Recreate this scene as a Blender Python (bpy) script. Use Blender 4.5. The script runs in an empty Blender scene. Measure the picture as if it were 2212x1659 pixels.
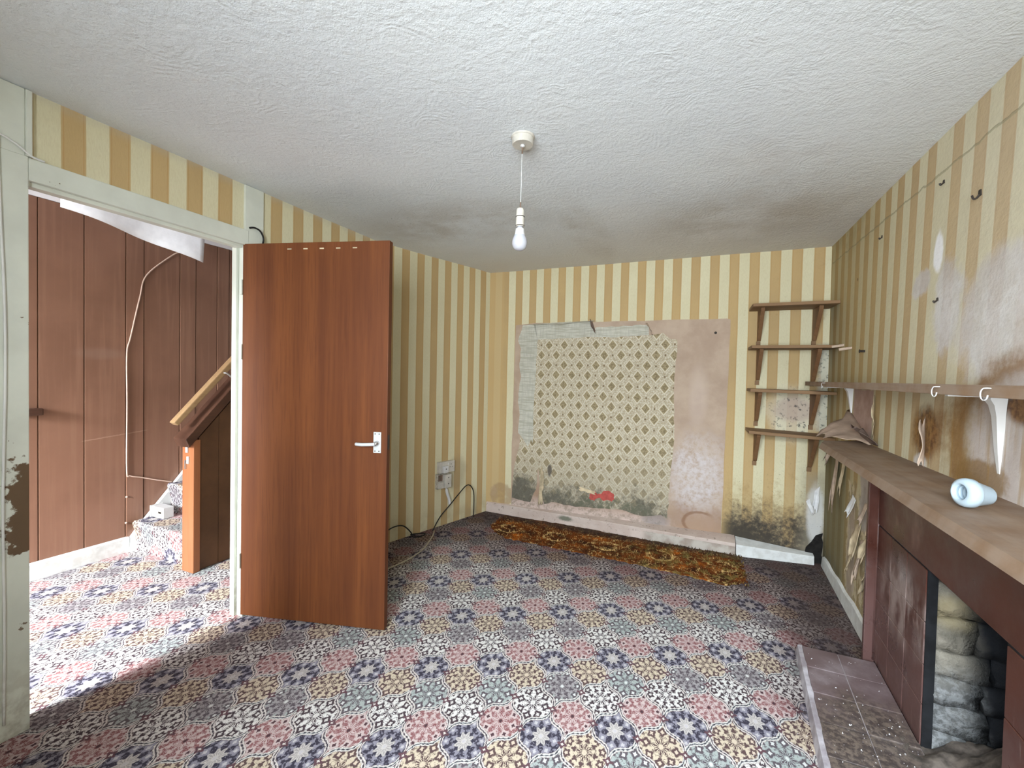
import bpy, bmesh, math, random
from mathutils import Vector, Matrix
from mathutils import noise as mnoise
random.seed(7)
SC = bpy.context.scene
COL = SC.collection
PI = math.pi

# ------------------------------------------------------------------ camera
CAM_H = 1.25
cd = bpy.data.cameras.new('camera'); cam = bpy.data.objects.new('camera', cd); COL.objects.link(cam)
r = Vector((0.91746, 0.39726, 0.0213)); d = Vector((0.02789, -0.01082, -0.99955)); f = Vector((-0.39686, 0.91764, -0.021))
cam.matrix_world = Matrix(((r.x, -d.x, -f.x, 0), (r.y, -d.y, -f.y, 0), (r.z, -d.z, -f.z, CAM_H), (0, 0, 0, 1)))
cd.sensor_width = 36; cd.lens = 36 * 916.73 / 2212; cd.clip_start = 0.02
SC.camera = cam

# ------------------------------------------------------------------ light and exposure
SC.view_settings.view_transform = 'Standard'; SC.view_settings.look = 'None'
SC.view_settings.gamma = 1; SC.view_settings.exposure = 0.0
try: SC.view_settings.use_curve_mapping = False
except Exception: pass
SC.cycles.max_bounces = 10; SC.cycles.diffuse_bounces = 7
W = bpy.data.worlds.new('sky'); SC.world = W; W.use_nodes = True
W.node_tree.nodes['Background'].inputs[0].default_value = (0.80, 0.90, 1.0, 1)
W.node_tree.nodes['Background'].inputs[1].default_value = 0.6
def area(name, loc, direction, sx, sy, power, col):
    l = bpy.data.lights.new(name, 'AREA'); l.shape = 'RECTANGLE'; l.size = sx; l.size_y = sy; l.energy = power; l.color = col
    o = bpy.data.objects.new(name, l); COL.objects.link(o); o.location = loc
    o.rotation_euler = Vector(direction).to_track_quat('-Z', 'Y').to_euler(); return o
area('window_daylight', (-0.15, -1.75, 1.42), (-0.05, 1, -0.02), 2.5, 1.7, 455, (0.88, 0.945, 1.0))
area('overcast_sky', (-0.50, -2.3, 3.0), (0.0, 1, -0.95), 1.9, 2.0, 720, (0.84, 0.93, 1.0))
area('hall_daylight', (-2.72, -2.3, 2.35), (0.0, 1, -0.62), 0.85, 1.5, 820, (0.92, 0.96, 1.0))
area('hall_low_fill', (-2.72, -1.6, 0.9), (0.0, 1, -0.1), 0.8, 1.1, 50, (0.92, 0.96, 1.0))  # weak fill lamp added low in the hall

# ------------------------------------------------------------------ node maths
class S:
    """a scalar in a node tree: a float or an output socket"""
    def __init__(s, nt, v): s.nt = nt; s.v = v
    def m(s, op, *a, clamp=False):
        n = s.nt.nodes.new('ShaderNodeMath'); n.operation = op; n.use_clamp = clamp
        for i, x in enumerate((s,) + a):
            x = x.v if isinstance(x, S) else x
            if isinstance(x, (int, float)): n.inputs[i].default_value = x
            else: s.nt.links.new(x, n.inputs[i])
        return S(s.nt, n.outputs[0])
    def __add__(s, o): return s.m('ADD', o)
    __radd__ = __add__
    def __sub__(s, o): return s.m('SUBTRACT', o)
    def __rsub__(s, o): return S(s.nt, o).m('SUBTRACT', s)
    def __mul__(s, o): return s.m('MULTIPLY', o)
    __rmul__ = __mul__
    def __truediv__(s, o): return s.m('DIVIDE', o)
    def __neg__(s): return s.m('MULTIPLY', -1.0)
    def abs(s): return s.m('ABSOLUTE')
    def sin(s): return s.m('SINE')
    def cos(s): return s.m('COSINE')
    def fract(s): return s.m('FRACT')
    def round(s): return s.m('ROUND')
    def floor(s): return s.m('FLOOR')
    def sqrt(s): return s.m('SQRT')
    def max(s, o): return s.m('MAXIMUM', o)
    def min(s, o): return s.m('MINIMUM', o)
    def lt(s, o): return s.m('LESS_THAN', o)
    def gt(s, o): return s.m('GREATER_THAN', o)
    def sat(s): return s.m('ADD', 0.0, clamp=True)
    def ss(s, lo, hi, a=0.0, b=1.0):
        n = s.nt.nodes.new('ShaderNodeMapRange'); n.interpolation_type = 'SMOOTHSTEP'
        if lo > hi: lo, hi, a, b = hi, lo, b, a
        s.nt.links.new(s.v, n.inputs[0])
        for i, x in ((1, lo), (2, hi), (3, a), (4, b)): n.inputs[i].default_value = x
        return S(s.nt, n.outputs[0])
def hyp(a, b): return (a * a + b * b).sqrt()

class Mat:
    def __init__(self, name, coord='Object', rough=0.8, spec=0.3):
        self.m = bpy.data.materials.new(name); self.m.use_nodes = True
        self.nt = self.m.node_tree; self.N = self.nt.nodes; self.L = self.nt.links
        self.b = self.N['Principled BSDF']; self.b.inputs['Roughness'].default_value = rough
        self.b.inputs['Specular IOR Level'].default_value = spec
        if coord == 'UV':
            n = self.N.new('ShaderNodeUVMap'); self.vec = n.outputs[0]
        elif coord == 'World':
            n = self.N.new('ShaderNodeNewGeometry'); self.vec = n.outputs['Position']
        else:
            n = self.N.new('ShaderNodeTexCoord'); self.vec = n.outputs[coord]
        x = self.N.new('ShaderNodeSeparateXYZ'); self.L.new(self.vec, x.inputs[0])
        self.x, self.y, self.z = (S(self.nt, x.outputs[i]) for i in range(3))
    def const(self, v): return S(self.nt, v)
    def combine(self, x, y, z=0.0):
        n = self.N.new('ShaderNodeCombineXYZ')
        for i, q in enumerate((x, y, z)):
            if isinstance(q, S): q = q.v
            if isinstance(q, (int, float)): n.inputs[i].default_value = q
            else: self.L.new(q, n.inputs[i])
        return n.outputs[0]
    def scaled(self, sx, sy, sz):
        n = self.N.new('ShaderNodeVectorMath'); n.operation = 'MULTIPLY'; self.L.new(self.vec, n.inputs[0]); n.inputs[1].default_value = (sx, sy, sz)
        return n.outputs[0]
    def noise(self, scale, detail=4, rough=0.55, vec=None, dist=0.0):
        n = self.N.new('ShaderNodeTexNoise'); n.inputs['Scale'].default_value = scale; n.inputs['Detail'].default_value = detail
        n.inputs['Roughness'].default_value = rough; n.inputs['Distortion'].default_value = dist
        self.L.new(vec if vec is not None else self.vec, n.inputs['Vector']); return S(self.nt, n.outputs[0])
    def voronoi(self, scale, feature='F1', vec=None, out=0, rnd=1.0):
        n = self.N.new('ShaderNodeTexVoronoi'); n.feature = feature; n.inputs['Scale'].default_value = scale
        n.inputs['Randomness'].default_value = rnd
        self.L.new(vec if vec is not None else self.vec, n.inputs['Vector']); return S(self.nt, n.outputs[out])
    def mix(self, fac, a, b, mode='MIX'):
        n = self.N.new('ShaderNodeMix'); n.data_type = 'RGBA'; n.blend_type = mode; n.clamp_factor = True
        if isinstance(fac, S): fac = fac.v
        if isinstance(fac, (int, float)): n.inputs[0].default_value = fac
        else: self.L.new(fac, n.inputs[0])
        for i, q in ((6, a), (7, b)):
            if isinstance(q, (tuple, list)): n.inputs[i].default_value = (*q[:3], 1)
            else: self.L.new(q, n.inputs[i])
        return n.outputs[2]
    def grey(self, s):
        n = self.N.new('ShaderNodeCombineColor')
        for i in range(3): self.L.new(s.v, n.inputs[i])
        return n.outputs[0]
    def color(self, c):
        if isinstance(c, (tuple, list)): self.b.inputs['Base Color'].default_value = (*c[:3], 1)
        else: self.L.new(c, self.b.inputs['Base Color'])
        return self
    def roughness(self, s): self.L.new(s.v, self.b.inputs['Roughness']); return self
    def bump(self, s, strength=0.3, dist=0.005):
        n = self.N.new('ShaderNodeBump'); n.inputs['Strength'].default_value = strength; n.inputs['Distance'].default_value = dist
        self.L.new(s.v, n.inputs['Height']); self.L.new(n.outputs[0], self.b.inputs['Normal']); return self
    def blob(self, a, b, ca, cb, ra, rb, nz=None, k=1.2, soft=0.35):
        dd = hyp((a - ca) / ra, (b - cb) / rb)
        if nz is not None: dd = dd + (nz - 0.5) * k
        return dd.ss(1.0 + soft, 1.0 - soft)
    def box(self, a, b, a0, a1, b0, b1, nz=None, k=0.05, soft=0.01):
        p = self.const(0.0)
        da = (a - (a0 + a1) / 2).abs() - (a1 - a0) / 2
        db = (b - (b0 + b1) / 2).abs() - (b1 - b0) / 2
        dd = da.max(db)
        if nz is not None: dd = dd + (nz - 0.5) * k
        return dd.ss(soft, -soft)

def plain(name, col, rough=0.6, var=0.12, scale=30, bump=0.0, spec=0.3, metal=0.0, coord='Object'):
    M = Mat(name, coord, rough, spec)
    n = M.noise(scale, 5)
    dark = tuple(c * (1 - var) for c in col); lite = tuple(min(1, c * (1 + var)) for c in col)
    M.color(M.mix(n.ss(0.3, 0.7), dark, lite))
    if bump: M.bump(n, bump, 0.003)
    M.b.inputs['Metallic'].default_value = metal
    return M.m

# ------------------------------------------------------------------ mesh helpers
class MB:
    def __init__(s): s.v = []; s.f = []
    def quad(s, *p):
        i = len(s.v); s.v += [tuple(q) for q in p]; s.f.append(tuple(range(i, i + len(p)))); return s
    def box(s, x0, x1, y0, y1, z0, z1):
        return s.hexa([(x0, y0, z0), (x1, y0, z0), (x1, y1, z0), (x0, y1, z0)], [(x0, y0, z1), (x1, y0, z1), (x1, y1, z1), (x0, y1, z1)])
    def hexa(s, b, t):
        i = len(s.v); s.v += [tuple(p) for p in b] + [tuple(p) for p in t]; n = len(b)
        s.f.append(tuple(i + k for k in reversed(range(n)))); s.f.append(tuple(i + n + k for k in range(n)))
        for k in range(n): s.f.append((i + k, i + (k + 1) % n, i + n + (k + 1) % n, i + n + k))
        return s
    def prism(s, poly, vec):
        v = Vector(vec); return s.hexa(poly, [tuple(Vector(p) + v) for p in poly])
    def lathe(s, prof, c=(0, 0, 0), seg=24, axis='z', cap=True):
        i = len(s.v); c = Vector(c)
        for rr, h in prof:
            for k in range(seg):
                a = 2 * PI * k / seg; p = (rr * math.cos(a), rr * math.sin(a), h)
                if axis == 'x': p = (p[2], p[0], p[1])
                if axis == 'y': p = (p[0], p[2], p[1])
                s.v.append(tuple(Vector(p) + c))
        n = len(prof)
        for j in range(n - 1):
            for k in range(seg):
                a, b = i + j * seg + k, i + j * seg + (k + 1) % seg
                s.f.append((a, b, b + seg, a + seg))
        if cap:
            s.f.append(tuple(i + k for k in reversed(range(seg)))); s.f.append(tuple(i + (n - 1) * seg + k for k in range(seg)))
        return s
    def tube(s, pts, rad, seg=8, smooth=True):
        pts = [Vector(p) for p in pts]
        if smooth and len(pts) > 2:
            q = []
            for a in range(len(pts) - 1):
                p0 = pts[max(a - 1, 0)]; p1 = pts[a]; p2 = pts[a + 1]; p3 = pts[min(a + 2, len(pts) - 1)]
                for t in [k / 6 for k in range(6)]:
                    q.append(0.5 * ((2 * p1) + (-p0 + p2) * t + (2 * p0 - 5 * p1 + 4 * p2 - p3) * t * t + (-p0 + 3 * p1 - 3 * p2 + p3) * t ** 3))
            q.append(pts[-1]); pts = q
        i = len(s.v); n = len(pts); up = None
        for j, p in enumerate(pts):
            t = (pts[min(j + 1, n - 1)] - pts[max(j - 1, 0)]).normalized()
            if up is None: up = t.orthogonal().normalized()
            up = (up - t * up.dot(t)).normalized(); w = t.cross(up)
            rr = rad[min(j, len(rad) - 1)] if isinstance(rad, (list, tuple)) else rad
            for k in range(seg):
                a = 2 * PI * k / seg; s.v.append(tuple(p + up * (rr * math.cos(a)) + w * (rr * math.sin(a))))
        for j in range(n - 1):
            for k in range(seg):
                a, b = i + j * seg + k, i + j * seg + (k + 1) % seg
                s.f.append((a, b, b + seg, a + seg))
        s.f.append(tuple(i + k for k in reversed(range(seg)))); s.f.append(tuple(i + (n - 1) * seg + k for k in range(seg)))
        return s
    def grid(s, fn, nu, nv):
        i = len(s.v)
        for a in range(nu + 1):
            for b in range(nv + 1): s.v.append(tuple(fn(a / nu, b / nv)))
        for a in range(nu):
            for b in range(nv):
                p = i + a * (nv + 1) + b; s.f.append((p, p + nv + 1, p + nv + 2, p + 1))
        return s
    def build(s, name, mat, parent=None, bevel=0.0, smooth=False, loc=None, rot=None, solid=0.0, seg=2):
        me = bpy.data.meshes.new(name); me.from_pydata(s.v, [], s.f); me.update()
        bm = bmesh.new(); bm.from_mesh(me)
        bmesh.ops.recalc_face_normals(bm, faces=bm.faces)
        if bevel: bmesh.ops.bevel(bm, geom=bm.edges[:], offset=bevel, segments=seg, affect='EDGES', clamp_overlap=True, profile=0.6)
        bm.to_mesh(me); bm.free()
        if smooth:
            for p in me.polygons: p.use_smooth = True
        o = bpy.data.objects.new(name, me); COL.objects.link(o)
        if mat: me.materials.append(mat)
        if parent is not None: o.parent = parent
        if loc: o.location = loc
        if rot: o.rotation_euler = rot
        if solid:
            md = o.modifiers.new('thickness', 'SOLIDIFY'); md.thickness = solid; md.offset = 0
        return o
def empty(name, loc, rot=(0, 0, 0)):
    o = bpy.data.objects.new(name, None); COL.objects.link(o); o.location = loc; o.rotation_euler = rot; o.empty_display_size = 0.05; return o
def tag(o, label, cat, group=None):
    o['label'] = label; o['category'] = cat
    if group: o['group'] = group
    return o
def struct(o, label=None, cat=None):
    o['kind'] = 'structure'
    if label: o['label'] = label
    if cat: o['category'] = cat
    return o
def rag(p0, p1, n, amp, rng):
    """points from p0 to p1 (2-D) with a ragged offset"""
    a, b = Vector(p0), Vector(p1); t = (b - a); nrm = Vector((-t.y, t.x)).normalized()
    return [tuple(a + t * (k / n) + nrm * (rng.uniform(-amp, amp) if k else 0)) for k in range(n)]
def ragged(poly, step, amp, seed=1):
    rng = random.Random(seed); out = []
    for k in range(len(poly)):
        a, b = poly[k], poly[(k + 1) % len(poly)]
        L = math.hypot(b[0] - a[0], b[1] - a[1]); out += rag(a, b, max(1, int(L / step)), amp, rng)
    return out

# ------------------------------------------------------------------ materials
CREAM = (0.64, 0.605, 0.42); OCHRE = (0.485, 0.348, 0.168)
def stripes(M, s, z, centre, period, width=0.25, extra=None):
    """striped wallpaper: ochre bands with darker outlines on cream, woven grain"""
    wob = (M.noise(3.0, 2) - 0.5) * 0.006
    t = ((s + wob - centre) / period + 0.5).fract() - 0.5
    a = t.abs()
    band = a.ss(width + 0.012, width - 0.012)
    if extra is not None: band = band * extra
    line = a.ss(0.012, 0.004).max((a - (width - 0.045)).abs().ss(0.014, 0.004)) * 0.0 + (a - (width - 0.05)).abs().ss(0.016, 0.005)
    grain = M.noise(220, 3, vec=M.scaled(1, 1, 0.25))
    big = M.noise(2.2, 4)
    c = M.mix(big.ss(0.3, 0.7), (CREAM[0] * 0.95, CREAM[1] * 0.94, CREAM[2] * 0.92), CREAM)
    o = M.mix(big.ss(0.3, 0.7), OCHRE, (OCHRE[0] * 0.92, OCHRE[1] * 0.92, OCHRE[2] * 0.95))
    o = M.mix(line * 0.5, o, (0.40, 0.22, 0.08))
    col = M.mix(band, c, o)
    col = M.mix(grain.ss(0.35, 0.75) * 0.14, col, (0.36, 0.26, 0.12))
    return col, grain

def wall_left_mat():
    M = Mat('striped_wallpaper_left', 'World', 0.85, 0.2)
    col, g = stripes(M, M.y, M.z, 0.785, 0.1345)
    n = M.noise(9, 5)
    top = M.z.ss(2.12, 2.17) * n.ss(0.35, 0.6)
    col = M.mix(top * 0.35, col, (0.42, 0.40, 0.34))
    low = M.z.ss(0.14, 0.0) * n.ss(0.3, 0.6)
    col = M.mix(low * 0.5, col, (0.30, 0.24, 0.15))
    spots = M.voronoi(1.6).ss(0.030, 0.018)
    col = M.mix(spots * 0.6, col, (0.12, 0.08, 0.05))
    return M.color(col).bump(g, 0.25, 0.002).m

def wall_nook_mat():
    # object x runs along the wall from the far corner
    M = Mat('striped_wallpaper_nook', 'Object', 0.85, 0.2)
    col, g = stripes(M, M.x, M.z, 0.085, 0.1365)
    n = M.noise(7, 5)
    low = M.z.ss(0.22, 0.0) * n.ss(0.35, 0.65)
    col = M.mix(low * 0.6, col, (0.33, 0.25, 0.14))
    col = M.mix(M.blob(M.x, M.z, 0.36, 0.40, 0.10, 0.14, n, 1.0) * 0.4, col, (0.22, 0.17, 0.11))
    spots = M.voronoi(2.1).ss(0.028, 0.016)
    col = M.mix(spots * 0.6, col, (0.15, 0.10, 0.06))
    return M.color(col).bump(g, 0.25, 0.002).m

def wall_back_mat():
    M = Mat('striped_wallpaper_back', 'World', 0.85, 0.2)
    col, g = stripes(M, M.x, M.z, -0.80, 0.1297)
    n = M.noise(6, 6, 0.65); f = M.noise(38, 5, 0.7); sp = M.noise(90, 4, 0.7)
    col = M.mix(M.x.ss(-1.585, -1.60) * 0.85, col, OCHRE)     # overlap of two ochre bands at the corner
    # damp and black mould along the foot of the right-hand third
    rise = M.z + (n - 0.5) * 0.42
    right = M.x.ss(0.16, 0.30)
    fade = rise.ss(0.62, 0.22) * right
    col = M.mix(fade * 0.45, col, (0.47, 0.40, 0.22))
    brown = M.blob(M.x, M.z, 0.60, 0.12, 0.26, 0.16, n, 1.3, 0.5) * f.ss(0.35, 0.6)
    col = M.mix(brown * 0.6, col, (0.22, 0.12, 0.05))
    mg = M.z.ss(0.66, 0.02) * 1.05 + (f - 0.5) * 1.0 + (n - 0.5) * 1.1 + (M.noise(17, 5, 0.7) - 0.5) * 0.8 + M.x.ss(0.55, 0.25) * M.z.ss(0.3, 0.1) * 0.2
    mould = mg.ss(0.40, 0.95) * right
    col = M.mix(mg.ss(0.15, 0.6) * right * 0.55, col, (0.34, 0.23, 0.10))
    col = M.mix(mould * 0.92, col, (0.085, 0.070, 0.052))
    col = M.mix(mg.ss(0.75, 1.1) * right * 0.8, col, (0.04, 0.036, 0.03))
    # pale blistered patch with specks behind the lower shelves
    pale = M.blob(M.x, M.z, 0.64, 1.02, 0.17, 0.17, n, 1.0, 0.35)
    col = M.mix(pale * 0.6, col, (0.62, 0.58, 0.46))
    col = M.mix(M.blob(M.x, M.z, 0.64, 1.05, 0.12, 0.09, n, 0.9, 0.3) * 0.7, col, (0.42, 0.33, 0.28))
    col = M.mix(pale * f.ss(0.54, 0.66) * 0.85, col, (0.06, 0.06, 0.06))
    strip = M.box(M.x, M.z, 0.77, 0.86, 0.9, 1.5, n, 0.08, 0.02)
    col = M.mix(strip * 0.7, col, (0.55, 0.55, 0.47))
    col = M.mix(strip * f.ss(0.5, 0.65) * 0.8, col, (0.12, 0.13, 0.11))
    crn = M.box(M.x, M.z, 0.70, 0.88, 0.03, 0.62, n, 0.10, 0.05)
    col = M.mix(crn * 0.55, col, (0.30, 0.27, 0.20))
    col = M.mix(M.blob(M.x, M.z, 0.78, 0.33, 0.05, 0.20, n, 0.8, 0.3) * 0.8, col, (0.62, 0.63, 0.62))
    specks = M.z.ss(1.1, 0.3) * right * sp.ss(0.62, 0.70)
    col = M.mix(specks * 0.8, col, (0.10, 0.09, 0.07))
    # tide mark by the left corner
    col = M.mix(M.blob(M.x, M.z, -1.58, 0.17, 0.11, 0.11, f, 0.5, 0.10) * n.ss(0.25, 0.6) * 0.9, col, M.mix(n.ss(0.35, 0.6), (0.27, 0.165, 0.08), (0.40, 0.29, 0.18)))
    return M.color(col).bump(f + g * 0.4, 0.3, 0.003).m

def wall_right_mat():
    M = Mat('striped_wallpaper_right', 'World', 0.8, 0.25)
    s, z = M.y, M.z
    n = M.noise(5, 6, 0.65); f = M.noise(34, 5, 0.7); m = M.noise(13, 5, 0.6)
    # one misjoined drop: bands nearer the window sit 5 cm further on
    shift = s.lt(2.06) * 0.0465
    col, g = stripes(M, s + shift, z, 2.149, 0.1375, extra=1.0)
    # overall greyed towards the window, corner shade painted in as a browner tone
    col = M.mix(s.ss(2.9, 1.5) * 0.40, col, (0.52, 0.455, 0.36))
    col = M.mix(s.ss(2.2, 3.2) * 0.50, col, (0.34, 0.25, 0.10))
    # grey-lilac plaster where the paper has come off
    pl = M.blob(s, z, 1.55, 1.42, 0.34, 0.22, n, 1.1, 0.30).max(M.blob(s, z, 1.96, 1.52, 0.10, 0.16, m, 1.2, 0.35))
    pl = pl.max(M.blob(s, z, 2.17, 1.64, 0.08, 0.05, m, 1.3, 0.3))
    tnu = M.noise(9, 5, 0.6)
    pl = (pl * 1.3 + (tnu - 0.5) * 1.6 * pl * (1.0 - pl) * 4.0 - 0.15).sat()
    pc = M.mix(n.ss(0.3, 0.7), (0.50, 0.46, 0.435), (0.66, 0.65, 0.66))
    pc = M.mix(f.ss(0.5, 0.72) * 0.35, pc, (0.38, 0.31, 0.24))
    col = M.mix(pl * 0.80, col, pc)
    col = M.mix(M.blob(s, z, 2.051, 1.733, 0.035, 0.075, m, 0.7, 0.2), col, (0.80, 0.80, 0.80))
    # plaster below the long shelf, nearer the window
    pl2 = M.blob(s, z, 1.42, 1.08, 0.34, 0.20, n, 0.9, 0.18)
    col = M.mix(pl2 * 0.92, col, M.mix(n.ss(0.3, 0.7), (0.50, 0.44, 0.41), (0.60, 0.56, 0.53)))
    edge = M.blob(s, z, 1.46, 1.06, 0.48, 0.26, n, 1.2, 0.22) * (1.0 - pl2)
    col = M.mix(edge * 0.9, col, M.mix(n.ss(0.3, 0.7), (0.20, 0.095, 0.028), (0.31, 0.18, 0.06)))
    col = M.mix(M.blob(s, z, 1.70, 0.975, 0.13, 0.06, m, 1.1, 0.2) * 0.8, col, (0.25, 0.145, 0.05))
    # brown rot behind the blister
    rot = M.blob(s, z, 2.05, 1.06, 0.10, 0.10, m, 0.9, 0.3).max(M.blob(s, z, 1.52, 1.19, 0.08, 0.04, m, 0.9, 0.3))
    col = M.mix(rot * 0.95, col, M.mix(f.ss(0.4, 0.6), (0.10, 0.04, 0.012), (0.24, 0.12, 0.04)))
    col = M.mix(M.blob(s, z, 2.08, 0.955, 0.05, 0.03, m, 0.7, 0.3) * 0.9, col, (0.72, 0.70, 0.68))
    drip = M.noise(6, 4, vec=M.scaled(6, 6, 0.35)).ss(0.52, 0.68) * z.ss(1.25, 1.05) * s.ss(2.5, 2.2)
    col = M.mix(drip * 0.55, col, (0.36, 0.21, 0.06))
    # bare pinkish-brown plaster panel left of that
    bare = M.box(s, z, 2.62, 2.93, 0.93, 1.215, m, 0.04, 0.008)
    col = M.mix(bare, col, M.mix(m.ss(0.3, 0.7), (0.34, 0.22, 0.18), (0.44, 0.31, 0.26)))
    # below the mantel: dark olive in the corner, pale torn paper by the surround
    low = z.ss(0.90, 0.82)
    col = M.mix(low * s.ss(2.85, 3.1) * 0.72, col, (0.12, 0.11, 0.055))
    tor = low * M.box(s, z, 2.30, 2.95, 0.05, 0.68, m, 0.26, 0.02)
    tn = M.noise(16, 5, 0.6, M.scaled(1.4, 1.4, 0.55))
    col = M.mix(tor * 0.8, col, M.mix(tn.ss(0.46, 0.50), (0.30, 0.23, 0.12), (0.56, 0.49, 0.32)))
    col = M.mix(tor * (tn - 0.5).abs().ss(0.02, 0.008) * 0.7, col, (0.13, 0.09, 0.05))
    col = M.mix(tor * tn.ss(0.60, 0.62) * 0.8, col, (0.50, 0.42, 0.36))
    col = M.mix(low * M.blob(s, z, 2.86, 0.30, 0.07, 0.30, m, 0.9, 0.3) * 0.7, col, (0.40, 0.33, 0.28))
    gp = M.box(s, z, 2.34, 2.74, 0.50, 0.86, m, 0.14, 0.02)
    col = M.mix(gp * 0.9, col, M.mix(n.ss(0.3, 0.7), (0.25, 0.22, 0.20), (0.47, 0.43, 0.40)))
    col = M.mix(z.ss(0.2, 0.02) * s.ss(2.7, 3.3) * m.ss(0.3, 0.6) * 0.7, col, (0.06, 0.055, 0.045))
    # surface-run cable chase painted over, close below the ceiling
    ln = (z - 2.03 + (s - 2.3).m('MULTIPLY', -0.012) + (m - 0.5) * 0.03).abs().ss(0.006, 0.002)
    col = M.mix(ln * 0.6, col, (0.28, 0.26, 0.16))
    mild = z.ss(1.9, 2.15) * s.ss(2.3, 3.2) * n.ss(0.4, 0.6)
    col = M.mix(mild * 0.4, col, (0.26, 0.20, 0.10))
    sp = M.voronoi(3.1).ss(0.035, 0.02)
    col = M.mix(sp * 0.7, col, (0.12, 0.07, 0.04))
    h = f * 0.5 + m + (ln * 0.6)
    return M.color(col).bump(h, 0.5, 0.006).m

def ceiling_mat():
    M = Mat('artex_ceiling', 'World', 0.62, 0.35)
    nv = M.noise(3.0, 3)
    v = M.combine(M.x + (nv - 0.5) * 0.25, M.y + (M.noise(3.7, 3) - 0.5) * 0.25, 0)
    d1 = M.voronoi(4.6, vec=v); arcs = (d1 * 75.0 + M.noise(11, 3) * 7.0).sin()
    patch = M.noise(6.0, 3).ss(0.42, 0.66)
    tex = arcs * 0.10 * patch + M.noise(75, 5, 0.7) * 1.0 + M.noise(24, 4, 0.6) * 1.1
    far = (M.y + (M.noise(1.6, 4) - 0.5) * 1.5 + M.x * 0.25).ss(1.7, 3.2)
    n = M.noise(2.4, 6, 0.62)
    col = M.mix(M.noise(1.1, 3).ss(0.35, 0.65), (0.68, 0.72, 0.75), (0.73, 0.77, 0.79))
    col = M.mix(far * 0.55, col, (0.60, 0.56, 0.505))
    st = M.blob(M.x, M.y, -1.45, 2.25, 0.62, 0.32, n, 1.5, 0.5).max(M.blob(M.x, M.y, 0.25, 2.75, 0.55, 0.45, n, 1.5, 0.5)).max(M.blob(M.x, M.y, -0.66, 2.75, 0.12, 0.55, n, 1.3, 0.5))
    col = M.mix(st * n.ss(0.35, 0.65) * 0.6, col, (0.42, 0.385, 0.33))
    st2 = M.blob(M.x, M.y, 0.35, 2.1, 0.35, 0.3, n, 1.6, 0.5)
    col = M.mix(st2 * n.ss(0.45, 0.7) * 0.35, col, (0.45, 0.40, 0.35))
    sp = M.noise(60, 3).ss(0.66, 0.72) * st
    col = M.mix(sp * 0.6, col, (0.12, 0.10, 0.08))
    return M.color(col).bump(tex, 0.5, 0.009).m

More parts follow.
